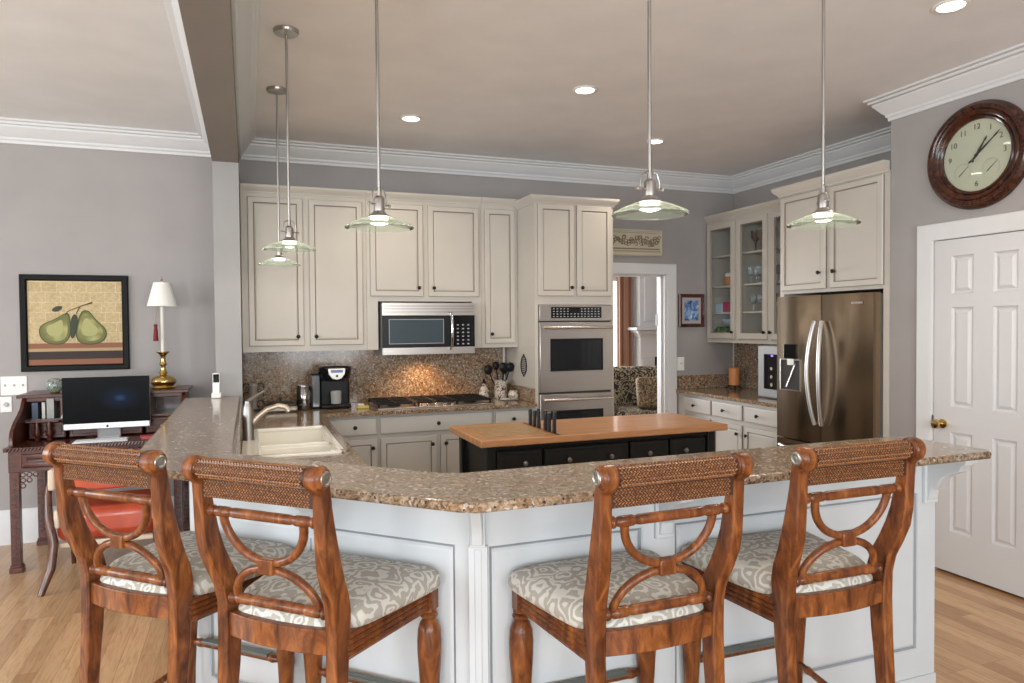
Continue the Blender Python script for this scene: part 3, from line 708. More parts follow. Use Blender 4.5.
# faucet
fa = thing('faucet', 'brushed nickel kitchen faucet with arched spout and top lever', 'faucet', (-.004, 4.16, .926))
MB().lathe([(.033, 0), (.033, .004), (.030, .01), (.030, .165), (.024, .185), (.024, .19), (.018, .20), (.018, .215), (.0, .218)], (0, 0, 0), 20).build('body', mat('satin_nickel', (.30, .285, .27), .38, 1), fa)
m = MB(); pts = [(.01, 0, .08), (.05, .0, .125), (.10, 0, .165), (.16, 0, .182), (.20, 0, .172), (.215, 0, .148)]
m.tube(pts, [.017, .015, .015, .015, .016, .018], 12); m.build('spout', mat('warm_nickel', (.48, .41, .33), .36, 1), fa)
MB().tube([(0, 0, .215), (.03, .02, .235), (.085, .05, .262)], [.012, .008, .007], 8).build('lever', NICKEL, fa)
sd = MB().lathe([(.018, 0), (.018, .01), (.009, .015), (.009, .055), (.013, .06), (.013, .075), (0, .078)], (0, 0, 0), 12); sd.tube([(0, 0, .068), (.03, 0, .075), (.055, 0, .066)], .005, 8)
tag(sd.build('soap_dispenser', CHROME, loc=(-.006, 4.50, .926)), 'small chrome soap dispenser on the counter behind the faucet', 'soap dispenser')

# microwave
mw = thing('microwave', 'stainless over the range microwave with black window', 'microwave', (1.0, 5.60, 1.32)); W = .765
box(0, 0, 0, W, .38, .415).build('body', mat('dark_steel', (.2, .2, .2), .4, .6), mw, smooth=0)
m = MB(); m.box(0, -.02, .315, W, 0, .415); m.box(0, -.02, 0, W, 0, .055)
for z in (.34, .365, .388): m.box(.01, -.0215, z, W-.01, -.02, z+.003, 1)
m.build('vent_panel', [STEEL, BLACKP], mw, smooth=0)
d = box(0, -.028, .056, .575, 0, .314).build('door', BLACKP, mw, bevel=.004)
MB().nested(.05, .085, .50, .285, [(0, -.028, 0), (0, -.031, 1), (.006, -.031, 1), (.008, -.0295, 0)], back=False).build('window', [mat('micro_window', (.05, .07, .085), .08, coat=.4), mat('grey_edge', (.25, .26, .27), .3)], d, smooth=0)
m = MB(); m.tube([(.555, -.03, .345-.01), (.560, -.062, .31), (.562, -.070, .2), (.560, -.062, .07), (.555, -.03, .04)], .0115, 10); m.build('handle', CHROME, mw)
c_ = box(.577, -.026, .056, W, 0, .314).build('control_panel', BLACKG, mw, bevel=.003)
m = MB()
for r in range(6):
    for q in range(3): m.box(.61+q*.045, -.0275, .075+r*.031, .61+q*.045+.016, -.026, .075+r*.031+.010)
m.build('buttons', LEDW, c_, smooth=0)
# cooktop
ck = thing('gas_cooktop', 'stainless gas cooktop with black cast iron grates set in the counter', 'cooktop', (1.38, 5.60, .914))
box(-.46, -.26, 0, .46, .26, .010).build('tray', STEEL, ck, bevel=.004)
for cx in (-.31, 0, .31):
    m = MB()
    for x in (-.145, .145): m.box(cx+x-.006, -.22, .032, cx+x+.006, .24, .044)
    for yy in (-.22, -.11, .01, .12, .235): m.box(cx-.145, yy-.006, .032, cx+.145, yy+.006, .044)
    m.box(cx-.006, -.22, .032, cx+.006, .24, .044)
    for x in (-.14, .14):
        for yy in (-.215, .235): m.box(cx+x-.007, yy-.007, .008, cx+x+.007, yy+.007, .034)
    m.build('grate', IRON, ck, smooth=0)
for cx, cy in ((-.31, -.10), (-.31, .12), (0, .01), (.31, -.10), (.31, .12)):
    MB().lathe([(.05, .008), (.05, .018), (.036, .02), (.036, .028), (0, .03)], (cx, cy, 0), 16).build('burner', IRON, ck)
for i in range(5):
    MB().lathe([(.017, .009), (.016, .028), (.012, .031), (0, .031)], (-.13+i*.065, -.235, 0), 14).build('control_knob', CHROME, ck)

# counter items
def cup_geom(mb, prof, c=(0, 0, 0), n=20, m=0): return mb.lathe(prof, c, n, m=m)
cm = thing('coffee_maker', 'black single serve coffee maker on the counter', 'coffee maker', (.635, 5.64, .914))
m = MB(); m.box(-.115, .02, 0, .115, .15, .30); m.box(-.115, -.10, 0, .115, .02, .035); m.build('body', BLACKP, cm, bevel=.018, seg=3)
m = MB(); m.lathe([(0, .215), (.10, .215), (.115, .235), (.128, .30), (.128, .318), (.10, .33), (0, .332)], (0, -.005, 0), 28); m.build('brew_head', BLACKG, cm)
m = MB(); m.prism([(-.065, .315), (.065, .315), (.06, .27), (.035, .238), (0, .228), (-.035, .238), (-.06, .27)], -.138, -.10, 'y'); o = m.build('badge_panel', mat('silver_panel', (.55, .52, .48), .3, .7), cm, bevel=.003)
box(-.045, -.1395, .283, .045, -.138, .305).build('display', mat('blue_lcd', (.10, .13, .3), .3), o, smooth=0)
MB().lathe([(0, -.142), (.010, -.142), (.010, -.137), (0, -.137)], (0, 0, .258), 12, 'y').build('button', KNOB, o)
m = MB(); m.box(-.175, -.03, .012, -.118, .13, .26); m.box(-.18, -.035, .0, -.113, .135, .014, 1); m.box(-.18, -.035, .26, -.113, .135, .275, 1); m.build('water_tank', [mat('smoky_tank', (.14, .15, .16), .1, coat=.5), BLACKP], cm, bevel=.008)
gl = MB().lathe([(.03, 0), (.038, .003), (.042, .10), (.039, .10), (.035, .006), (0, .006)], (0, 0, 0), 20)
tag(gl.build('glass_cup', mat('frosted_cup', (.45, .47, .46), .25, trans=.3), loc=(.635, 5.585, .950)), 'glass cup standing on the coffee maker drip tray', 'glass cup')
cn = MB(); cn.lathe([(.056, 0), (.058, .004), (.058, .17), (.054, .175), (.054, .19), (0, .192)], (0, 0, 0), 24)
tag(cn.build('canister', mat('dark_chrome', (.22, .21, .20), .15, 1), loc=(.40, 5.60, .914)), 'dark metal canister left of the coffee maker', 'canister')
bd = thing('lidded_dish', 'pewter dish with ornate dark lid in the counter corner', 'dish', (.225, 5.56, .914))
box(-.12, -.075, 0, .12, .075, .045).build('dish', mat('pewter', (.30, .28, .25), .4, .8), bd, bevel=.015, seg=3)
m = MB(); m.nested(-.11, -.065, .11, .065, [(0, .045, 0), (0, .055, 0), (.025, .075, 0), (.05, .08, 0)], P=lambda x, y, z: (x, z, y)); m.lathe([(.008, .075), (.008, .09), (.014, .1), (.008, .11), (0, .112)], (0, 0, 0), 10); m.build('lid', mat('dark_pewter', (.06, .05, .045), .4, .6), bd, bevel=.004)
st = thing('ornamental_stand', 'scrolled dark metal stand holding a pale stone piece beside the faucet', 'ornament', (.035, 5.72, .914))
m = MB()
for sx in (-1, 1):
    for k in range(3):
        z0 = .02+k*.065; m.tube([(sx*(.05+.026*math.cos(t)), 0, z0+.03+.026*math.sin(t)) for t in [i*.6-.5 for i in range(9)]], .005, 6)
m.tube([(-.07, 0, .005), (.07, 0, .005)], .007, 6); m.tube([(-.05, -.03, .004), (.05, -.03, .004)], .006, 6); m.tube([(0, 0, .0), (0, 0, .22)], .006, 6); m.build('scrollwork', IRON, st)
m = MB(); m.lathe([(.0, .01), (.03, .012), (.026, .06), (.035, .10), (.03, .16), (.038, .19), (.02, .21), (0, .215)], (0, -.01, 0), 14); m.build('figure', mat('pale_stone', (.22, .2, .18), .5), st)
sp_ = thing('sponge', 'yellow and white sponge lying between coffee maker and cooktop', 'sponge', (.83, 5.52, .914))
box(-.045, -.03, 0, .045, .03, .018).build('sponge_pad', mat('sponge_yellow', (.55, .42, .08), .9), sp_, bevel=.005)
box(-.04, -.025, .018, .01, .025, .035).build('scrubber', mat('sponge_white', (.62, .6, .55), .9), sp_, bevel=.006)
def make_floral(name):
    m = mat(name, rough=.25, coat=.4); n = noise(m, coords(m), 34, 2, .5, 1.5)
    L(m, ramp(m, n, [(.40, (.07, .05, .04)), (.45, (.5, .46, .38)), (.60, (.56, .52, .44)), (.66, (.30, .12, .06))]), bs(m).inputs['Base Color']); return m
FLOR = make_floral('floral_ceramic')
cr = thing('utensil_crock', 'floral ceramic crock full of black utensils beside the oven tower', 'utensil holder', (2.055, 5.76, .914))
MB().lathe([(.05, 0), (.055, .005), (.058, .15), (.062, .16), (.056, .16), (.05, .02), (0, .018)], (0, 0, 0), 24).build('crock', FLOR, cr)
for i, (dx, dy, hgt, kind) in enumerate(((-.10, 0, .27, 0), (-.03, .02, .30, 1), (.02, -.01, .285, 0), (.08, .01, .285, 2), (.04, .03, .26, 1))):
    m = MB(); p0 = Vector((dx*.15, dy*.3, .02)); p1 = Vector((dx, dy, hgt-.05)); m.tube([p0, p1], .006, 6)
    q = p1+(p1-p0).normalized()*.035
    m.ball(q, (.040, .012, .044) if kind != 1 else (.032, .022, .038), 10)
    tag(m.build('cooking_utensil', BLACKP, loc=(2.055, 5.76, .914)), ['black spatula leaning furthest left in the floral crock', 'black ladle standing in the middle of the floral crock', 'black spoon just right of the crock centre', 'black turner leaning right in the floral crock', 'short black ladle at the rear of the floral crock'][i], 'utensil', 'utensils in the crock')
ob = thing('oil_bottle', 'painted floral bottle with dark stopper beside the utensil crock', 'bottle', (1.915, 5.80, .914))
MB().lathe([(.035, 0), (.042, .01), (.044, .06), (.03, .095), (.016, .11), (.015, .13), (0, .13)], (0, 0, 0), 18).build('bottle', FLOR, ob)
MB().lathe([(.017, .13), (.017, .145), (.01, .15), (.012, .165), (0, .17)], (0, 0, 0), 12).build('stopper', KNOB, ob)
sj = thing('sugar_bowl', 'small floral jar with dark knobbed lid on a white saucer', 'jar', (2.112, 5.60, .922))
MB().lathe([(.028, 0), (.04, .01), (.046, .04), (.03, .075), (0, .078)], (0, 0, 0), 18).build('jar', FLOR, sj)
MB().lathe([(.032, .07), (.02, .09), (.01, .095), (.014, .11), (0, .118)], (0, 0, 0), 14).build('lid', mat('brown_lid', (.06, .03, .02), .4), sj)
tag(MB().lathe([(.05, 0), (.08, .006), (.085, .008), (.05, .003), (0, .003)], (0, 0, 0), 24).build('saucer', WHITEP, loc=(2.075, 5.60, .914), rot=(0, 0, 0)), 'white saucer under the small floral jar', 'saucer')

# ================================================================= RIGHT WALL
def low_right():
    yf = 5.99
    for label, ya, yb, kd in (('pale corner base cabinet nearest the doorway', 5.99, 5.425, ((.13, .55, .31), None)),
                            ('middle pale base cabinet of three beside the refrigerator', 5.425, 4.98, ((.015, .427, .19), 'r')),
                            ('pale base cabinet next to the refrigerator under the wine cooler', 4.98, 4.535, ((.02, .436, .195), 'l'))):
        t = thing('base_cabinet', label, 'cabinet', (4.01, ya, 0), -PI/2); W = ya-yb
        m = MB(); m.box(0, 0, .10, W-.001, .68, .862); m.box(0, .07, 0, W-.001, .68, .10); m.build('body', LOWCAB, t, smooth=0)
        a, c, k = kd[0]; drawer(t, a, .70, c, .835, [k])
        kx = c-.045 if kd[1] != 'l' else a+.04
        door(t, a, .13, c, .66, kx, .585, mats=(LOWCAB, GLAZE_GAP))
low_right()
o = box(3.98, 4.535, .864, 4.698, 5.998, .896).build('countertop', GRAN, bevel=.004, smooth=0); tag(o, 'granite counter along the refrigerator wall', 'countertop')
o = box(4.015, 5.972, .898, 4.672, 5.998, 1.03).build('backsplash', GRAN, smooth=0); tag(o, 'low granite upstand under the blue framed print', 'backsplash')
o = box(4.675, 4.535, .898, 4.698, 5.998, 1.355).build('backsplash', GRAN, smooth=0); tag(o, 'full height granite backsplash behind the candle', 'backsplash')
# glass cabinet
GX = 4.37
gc = thing('glass_cabinet', 'cream wall cabinet with glass doors showing glassware', 'cabinet', (GX, 5.995, 1.36), -PI/2); W = 5.995-4.535; Hc = 1.21
m = MB(); D = .325
m.box(0, .0, 0, W, D, .035); m.box(0, 0, Hc-.03, W, D, Hc); m.box(0, D-.012, 0, W, D, Hc); m.box(0, 0, 0, .02, D, Hc); m.box(W-.02, 0, 0, W, D, Hc); m.box(.455, .01, 0, .472, D, Hc)
m.box(0, -.002, 0, .022, .02, Hc); m.box(.447, -.002, 0, .480, .02, Hc); m.box(.885, -.002, 0, .935, .02, Hc); m.box(0, -.001, 0, W, .019, .035); m.box(0, -.001, Hc-.035, W, .019, Hc); m.box(W-.06, -.002, 0, W, .02, Hc)
m.build('body', CAB, gc, smooth=0)
for i, z in enumerate((.29, .55, .85)): m = box(.02, .03, z-.008, W-.02, D-.012, z+.010).build('shelf', CAB, gc, smooth=0)
for x0, x1, kx in ((.02, .445, .425), (.48, .893, .873), (.935, 1.38, .955)):
    d = MB().nested(x0, .04, x1, Hc-.04, [(0, 0, 0), (0, -.018, 0), (.004, -.02, 0), (.054, -.02, 0), (.060, -.012, 1), (.064, -.004, 1)], cap=False, back=False).build('door', [CAB, GLAZE_GAP], gc, smooth=0)
    box(x0+.058, -.008, .098, x1-.058, -.005, Hc-.098).build('pane', CGLASS, d, smooth=0)
    knob(d, kx, .105)
MB().sweep([(0, 0), (W, 0)], [(d, Hc-.005+h) for d, h in CT], side=-1).build('crown', CAB, gc, smooth=25)
def in_gc(x, y, z): return (GX+y, 5.995-x, 1.36+z)
# cabinet contents
GLS = mat('stem_glass', (.75, .8, .82), .05, trans=.85, ior=1.2, coat=.3)
gpos = [(x, yy, z) for z in (.561,) for yy in (.1, .2) for x in (.53, .62, .71, .80)] + [(x, .13, .301) for x in (.54, .64, .74, .83)]
gb = MB().lathe([(.03, 0), (.03, .003), (.004, .006), (.004, .07), (.028, .085), (.036, .12), (.030, .16), (.028, .16), (.034, .12), (.026, .09), (0, .078)], (0, 0, 0), 14)
g0 = None
for i, (x, yy, z) in enumerate(gpos):
    if g0 is None: g0 = gb.build('wine_glass', GLS); o = g0
    else: o = g0.copy(); COL.objects.link(o)
    o.location = in_gc(x, yy, z)
    tag(o, 'clear stemmed wine glass on a middle shelf behind the second glass door' if z > .5 else 'clear stemmed wine glass on the lower shelf behind the second glass door', 'wine glass', 'wine glasses on the middle shelf' if z > .5 else 'wine glasses on the lower shelf')
for i, (x, yy, c, lab) in enumerate(((.56, .14, (.10, .06, .05), 'tall dark goblet at the left on the top shelf behind glass'), (.66, .12, (.16, .12, .09), 'brown goblet in the middle of the top shelf behind glass'), (.77, .14, (.05, .05, .05), 'black goblet at the right on the top shelf behind glass'))):
    o = MB().lathe([(.035, 0), (.03, .006), (.006, .015), (.006, .09), (.04, .13), (.048, .20), (.044, .2), (.034, .13), (0, .12)], (0, 0, 0), 14).build('goblet', mat('goblet%d' % i, c, .2, .3), loc=in_gc(x, yy, .861)); tag(o, lab, 'goblet')
j = thing('spice_jar', 'orange jar with white lid on the shelf behind the first glass door', 'jar', in_gc(.20, .12, .561))
MB().lathe([(.03, 0), (.05, .01), (.055, .05), (.045, .09), (.0, .09)], (0, 0, 0), 16).build('jar', mat('orange_glaze', (.5, .17, .04), .3), j)
MB().lathe([(.045, .09), (.048, .115), (.03, .13), (0, .132)], (0, 0, 0), 16).build('lid', WHITEP, j)
tag(box(-.05, -.06, 0, .05, .06, .10).build('cookie_tin', mat('red_tin', (.45, .02, .05), .35), loc=in_gc(.21, .12, .301), rot=(0, 0, -.1), bevel=.004), 'red box on the lower shelf behind the first glass door', 'box')
tag(box(-.05, -.055, 0, .05, .055, .085).build('storage_box', mat('pale_blue_box', (.42, .56, .66), .4), loc=in_gc(.095, .12, .301), bevel=.004), 'pale blue box left of the red box behind glass', 'box')
tag(MB().lathe([(.04, 0), (.10, .05), (.11, .07), (.10, .068), (.04, .01), (0, .01)], (0, 0, 0), 20).build('serving_bowl', mat('blue_white', (.5, .6, .72), .2), loc=in_gc(.2, .16, .14+.02)), 'blue and white bowl stacked above the green leaves behind glass', 'bowl')
for i, x in enumerate((.07, .17, .27)):
    o = MB().lathe([(.035, 0), (.047, .02), (.046, .09), (.025, .12), (0, .12)], (0, 0, 0), 12).build('jar', mat('green_jar', (.03, .10, .02), .3), loc=in_gc(x, .1, .036)); tag(o, ['dark green jar at the left on the cabinet floor behind glass', 'dark green jar in the middle on the cabinet floor behind glass', 'dark green jar at the right on the cabinet floor behind glass'][i], 'jar')
bpos = bpy.data.objects.get('serving_bowl'); bpos.location = in_gc(.17, .18, .16)
for i, z in enumerate((.036, .301, .561, .861)):
    o = MB().lathe([(.04, 0), (.065, .03), (.07, .13), (.05, .16), (.03, .2), (0, .2)], (0, 0, 0), 14).build('vase', mat('brown_vase', (.12, .08, .055), .3), loc=in_gc(1.12, .13, z)); tag(o, ['brown vase on the cabinet floor behind the third glass door', 'brown vase on the lower shelf behind the third glass door', 'brown vase on the middle shelf behind the third glass door', 'brown vase on the top shelf behind the third glass door'][i], 'vase')

# refrigerator cabinet
FX = 4.0
fc = thing('refrigerator_cabinet', 'cream two door cabinet above the refrigerator with side panels', 'cabinet', (FX, 4.53, 0), -PI/2); W = 4.53-3.508
m = MB(); m.box(0, 0, 0, .04, .69, 1.775); m.box(W-.045, 0, 0, W, .69, 1.775); m.box(0, 0, 1.775, W, .69, 2.56); m.build('body', CAB, fc, smooth=0)
door(fc, .025, 1.80, .485, 2.535, .435, 1.92); door(fc, .525, 1.80, .985, 2.535, .575, 1.92)
MB().sweep([(0, .36), (0, 0), (W, 0)], [(d*1.3, 2.545+h*1.25) for d, h in CT], side=-1).build('crown', CAB, fc, smooth=25)
# fridge: X front 3.93
fr = thing('refrigerator', 'stainless french door refrigerator with ice dispenser', 'refrigerator', (3.92, 4.475, 0), -PI/2); W = .915
box(0.0, .07, .02, W, .70, 1.74).build('body', mat('fridge_grey', (.12, .12, .12), .4), fr, smooth=0)
def curved_door(x0, x1, z0, z1, bulge=.018):
    m = MB(); n = 14; pl_ = [(x0, .065)]
    for i in range(n+1):
        u = i/n; x = x0+(x1-x0)*u; e = min(u, 1-u)
        y = -bulge*math.sin(PI*u)**1.3 ; pl_.append((x, y))
    pl_.append((x1, .065)); m.prism(pl_, z0, z1, 'z'); return m
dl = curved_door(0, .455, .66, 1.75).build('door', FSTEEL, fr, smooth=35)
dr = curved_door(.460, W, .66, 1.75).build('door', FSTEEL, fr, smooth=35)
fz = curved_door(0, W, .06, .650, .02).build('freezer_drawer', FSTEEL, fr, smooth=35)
HST = mat('handle_satin', (.46, .455, .45), .38, 1)
for d, sx in ((dl, .425), (dr, .492)):
    m = MB(); n = 14; pts = []
    for i in range(n+1):
        u = i/n; pts.append((sx+(.0 if 0 else (-.022 if sx < .45 else .022)*math.sin(PI*u)), -.028-.055*math.sin(PI*u)**.8, .80+.76*u))
    m.tube(pts, .0145, 10); m.build('handle', HST, d)
m = MB(); m.tube([(.06, -.03, .60), (.15, -.07, .60), (W-.15, -.07, .60), (W-.06, -.03, .60)], .012, 10); m.build('handle', HST, fz)
m = MB(); m.nested(.06, 1.03, .275, 1.27, [(0, -.010, 0), (0, -.025, 0), (.006, -.026, 0), (.010, -.020, 1), (.02, -.0195, 1)], back=False); ds = m.build('ice_dispenser', [HST, mat('dispenser_grey', (.05, .045, .04), .3, .3)], dl, smooth=0)
box(.10, -.026, 1.275, .235, -.012, 1.385).build('dispenser_display', BLACKG, dl, bevel=.003)
box(.14, -.028, 1.225, .205, -.010, 1.272).build('ice_chute', WHITEP, dl, bevel=.004)
MB().tube([(.22, -.012, 1.245), (.175, -.02, 1.14), (.125, -.012, 1.055)], [.008, .007, .010], 8).build('paddle', HST, dl)
m = MB(); m.box(.745, -.018, 1.675, .84, -.012, 1.69); m.build('badge', HST, dr, bevel=.003)
# wine cooler
wc = thing('wine_cooler', 'slim silver wine cooler with dark glass door beside the refrigerator', 'wine cooler', (4.22, 5.04, .896), -PI/2); W = .31
box(0, .02, .0, W, .44, .455).build('body', mat('cooler_grey', (.30, .30, .30), .4, .5), wc, bevel=.004)
MB().nested(0, .01, W, .455, [(0, .02, 0), (0, -.012, 0), (.004, -.014, 0), (.07, -.014, 0), (.072, -.010, 0)], cap=False, back=False).build('door_frame', mat('silver_frame', (.36, .355, .35), .4, .6), wc, smooth=0)
box(.065, -.010, .07, W-.065, -.006, .40).build('glass_door', BLACKG, wc, smooth=0)
for i, z in enumerate((.12, .19, .26)):
    MB().lathe([(0, -.0135), (.014, -.0135), (.014, -.010), (0, -.010)], (.165, 0, z), 14, 'y').build('bottle_end', mat('gold_foil', (.5, .4, .28), .35, .6), wc)
box(.16, -.012, .365, .185, -.010, .377).build('indicator_light', mat('violet_led', (.1, .05, .5), .4, emit=(.25, .1, 1), es=2.5), wc, smooth=0)
# candle
cd = thing('candle_holder', 'black iron candle holder on the right hand granite counter', 'candle holder', (4.50, 5.74, .896))
m = MB(); m.lathe([(.06, .035), (.062, .042), (0, .042)], (0, 0, 0), 20)
for k in range(3):
    a = k*2.094; m.tube([(.05*math.cos(a), .05*math.sin(a), .038), (.07*math.cos(a), .07*math.sin(a), .015), (.085*math.cos(a), .085*math.sin(a), .006)], .006, 6)
m.build('stand', IRON, cd)
ca = MB(); ca.lathe([(.052, 0), (.052, .165), (.046, .168), (.02, .160), (0, .160)], (0, 0, 0), 24)
c0 = ca.build('pillar_candle', mat('orange_wax', (.62, .25, .09), .45), loc=(4.50, 5.74, .939)); tag(c0, 'thick orange pillar candle on a black iron holder', 'candle')
MB().tube([(0, 0, .158), (.002, 0, .175)], .002, 5).build('wick', BLACKP, c0)
o = box(4.664, 5.962, 1.03, 4.674, 5.972, 1.358).build('trim_6', TRIM, smooth=0); struct(o, 'thin white strip in the counter corner', 'corner trim')
o = box(2.152, 5.958, 1.032, 2.166, 5.970, 1.358).build('trim_7', TRIM, smooth=0); struct(o, 'thin white strip between backsplash and tower', 'corner trim')

# ================================================================= ISLAND
il = thing('kitchen_island', 'black kitchen island cabinet under a butcher block top', 'kitchen island', (1.24, 3.72, 0)); W = 1.53; D = .55
m = MB(); m.box(.03, .03, .08, W-.03, D-.03, .872); m.box(0, 0, .0, .055, .055, .872); m.box(W-.055, 0, 0, W, .055, .872); m.box(0, D-.055, 0, .055, D, .872); m.box(W-.055, D-.055, 0, W, D, .872)
m.box(0, .012, .08, W, .05, .12); m.box(0.055, .012, .845, W-.055, .05, .872)
m.build('body', BLACKCAB, il, bevel=.003)
GK = mat('pewter_knob', (.22, .2, .18), .3, .8)
for a, c, ks in ((.06, .335, (.224,)), (.352, .900, (.50, .776)), (.918, 1.182, (1.038,)), (1.198, 1.452, (1.297,))):
    o = MB().nested(a, .70, c, .838, [(0, .012, 0), (0, 0, 0), (.006, -.006, 0), (.02, -.006, 0), (.024, -.003, 0)]).build('drawer', BLACKCAB, il, smooth=0)
    for k in ks: MB().lathe([(.006, -.004), (.006, -.016), (.015, -.022), (.014, -.03), (0, -.034)], (k, 0, .765), 12, 'y').build('knob', GK, o)
    MB().nested(a, .14, c, .685, [(0, .012, 0), (0, 0, 0), (.006, -.006, 0), (.05, -.006, 0), (.055, .002, 0)]).build('door', BLACKCAB, il, smooth=0)
m = MB().nested(.06, .14, D-.06, .84, [(0, .0, 0), (.05, -.004, 0), (.055, .004, 0)], back=False, P=lambda x, y, z: (.028+y, x, z)); m.build('side_panel', BLACKCAB, il, smooth=0)
it = thing('butcher_block_top', 'thick butcher block worktop on the black island', 'worktop', (1.19, 3.67, .874))
MB().box(0, 0, 0, 1.64, .64, .040).build('block', BUTCH, it, bevel=.006, seg=3)
box(.075, .10, .040, .44, .54, .0415).build('cutting_board_inlay', ENDG, it, smooth=0)
box(.474, .02, .0401, .488, .58, .0415).build('knife_slot', BLACKP, it, smooth=0)
kb = MB(); kb.prism([(-.013, 0), (.013, 0), (.014, .03), (.011, .06), (.015, .10), (.011, .118), (-.010, .118), (-.014, .09), (-.010, .05)], -.009, .009, 'x')
KH = mat('knife_handle', (.016, .018, .026), .3)
k0 = None
for i, (yy, hs, lean) in enumerate(((4.13, .85, .0), (4.06, .85, .05), (3.99, 1.0, -.04), (3.89, 1.0, .03), (3.83, .92, -.03), (3.76, 1.05, .05))):
    if k0 is None:
        k0 = bpy.data.objects.new('kitchen_knife', None); COL.objects.link(k0); kk = k0
        kb.build('handle', KH, k0, bevel=.004); box(-.009, -.009, .118, .009, .009, .1215).build('handle_cap', CHROME, k0, bevel=.002); box(-.0012, -.010, -.02, .0012, .010, .002).build('blade', CHROME, k0, smooth=0)
    else:
        kk = k0.copy(); COL.objects.link(kk)
        for ch in list(k0.children): c = ch.copy(); COL.objects.link(c); c.parent = kk
    kk.location = (1.671, yy, .916); kk.rotation_euler = (lean, 0, 0); kk.scale = (1, 1, hs)
    tag(kk, ['short black handled knife at the far end of the island slot', 'short black handled knife, second from the far end of the slot', 'tall black handled knife, third from the far end of the slot', 'tall black handled knife, fourth from the far end of the slot', 'black handled knife just behind the nearest one in the slot', 'black handled knife nearest the bar in the island slot'][i], 'knife', 'knives in the island slot')

# ================================================================= BREAKFAST BAR
def offset_path(d):  # outer face of the knee wall is 0.20 behind the top's front edge
    return None
PX, PY, PS = -.205, 2.04, 2.69     # panel faces: X on the left leg, Y on the right leg, x+y on the diagonal
c1 = (PX, PS-PX); c2 = (PS-PY, PY); XE = 2.565
bar = thing('breakfast_bar', 'white panelled breakfast bar base with corbels', 'breakfast bar', (1.0, PY, 0))
def bp(x, y): return (x-1.0, y-PY)
T = .13
inner = [(PX+T+.015, 5.30), (PX+T+.015, PS-PX+.06), (PS-PY+.06, PY+T+.02), (XE, PY+T+.02)]
poly = [(PX, 5.30), c1, c2, (XE, PY)] + inner[::-1]
m = MB(); m.prism([bp(*p) for p in poly], 0, 1.037); m.build('wall_core', BARW, bar, smooth=0)
def panel_on(p, q, segs, zlo=.25, zhi=.875):
    """recessed panels with a fine glazed groove on the wall face p->q (seen from the right-hand side)"""
    p = Vector(p); q = Vector(q); d = (q-p).normalized(); n = Vector((d.y, -d.x))
    def P(x, y, z): v = p+d*x-n*y; return (v.x-1.0, v.y-PY, z)
    for a, c in segs:
        MB().nested(a, zlo, c, zhi, [(0, -.001, 0), (0, -.007, 0), (.003, -.0075, 0), (.009, -.0035, 1), (.012, -.003, 1), (.019, -.008, 0), (.024, -.009, 0)], back=False, P=P).build('panel', [BARW, GLAZE2], bar, smooth=0)
    ln = (q-p).length
    m = MB()
    def strip(a, c, z0, z1, t=.010):
        vs = [P(a, -.0005, z0), P(c, -.0005, z0), P(c, -.0005, z1), P(a, -.0005, z1), P(a, -t, z0), P(c, -t, z0), P(c, -t, z1), P(a, -t, z1)]
        m.add(vs, [(0, 1, 2, 3), (4, 7, 6, 5), (0, 4, 5, 1), (1, 5, 6, 2), (2, 6, 7, 3), (3, 7, 4, 0)])
    cur = 0.0
    for a, c in segs: strip(cur, a, 0, 1.037); cur = c; strip(a, c, 0, zlo); strip(a, c, zhi, 1.037)
    strip(cur, ln, 0, 1.037)
    strip(0, ln, .0, .14, .018)
    m.build('face_frame', BARW, bar, smooth=0)
r0 = c2[0]
panel_on(c2, (XE, PY), [(.03, 1.24-r0-.02+.0), (1.345-r0, 2.47-r0)])
dl_ = (Vector(c1)-Vector(c2)).length
panel_on(c1, c2, [(.09, dl_/2-.03), (dl_/2+.03, dl_-.075)])
panel_on((PX, 5.30), c1, [(.08, .75), (.83, 1.5), (1.58, dl_ and 2.33)])
def corbel(p, nrm, depth=.16, ht=.19, wd=.05, wtop=.07):
    a = math.atan2(nrm[1], nrm[0])-PI/2   # local +y points away from the wall
    m = MB(); h0 = 1.037
    prof = [(0, h0), (depth, h0), (depth, h0-.028), (depth-.012, h0-.035), (depth-.02, h0-.055), (depth*.62, h0-.075), (depth*.42, h0-.10), (depth*.36, h0-.13), (.03, h0-.15), (.022, h0-ht), (0, h0-ht)]
    m.prism([(u, v) for u, v in prof], -wd/2, wd/2, 'x')
    m.box(-wtop/2, 0, h0-.02, wtop/2, depth+.012, h0); m.box(-wtop/2, 0, h0-ht-.015, wtop/2, .016, h0)
    return m.build('corbel', BARW, bar, loc=(p[0]-1.0+nrm[0]*.010, p[1]-PY+nrm[1]*.010, 0), rot=(0, 0, a), bevel=.003)
ncor = Vector((-math.sin(PI/8), -math.cos(PI/8)))
corbel(c2, tuple(ncor), .10, .145, .034, .048); corbel((1.30, PY), (0, -1)); corbel((XE-.038, PY), (0, -1), .17, .19)
mid = ((c1[0]+c2[0])/2, (c1[1]+c2[1])/2); corbel(mid, (-.7071, -.7071))
pil = MB(); a = math.atan2(ncor.y, ncor.x)-PI/2
pil.box(-.030, -.01, 0, .030, .016, .88); pil.box(-.011, .014, .14, .011, .020, .87)
pil.build('pilaster', BARW, bar, loc=(c2[0]-1.0, c2[1]-PY, 0), rot=(0, 0, a), bevel=.003)
o = MB(); x = PX+T+.015; o.prism([(x+.002, 5.25), (x+.002, PS-PX+.12), (x+.018, PS-PX+.11), (x+.018, 5.25)], .916, 1.038); 
tag(o.build('backsplash', GRAN, smooth=0), 'low granite strip between sink counter and raised bar', 'backsplash')
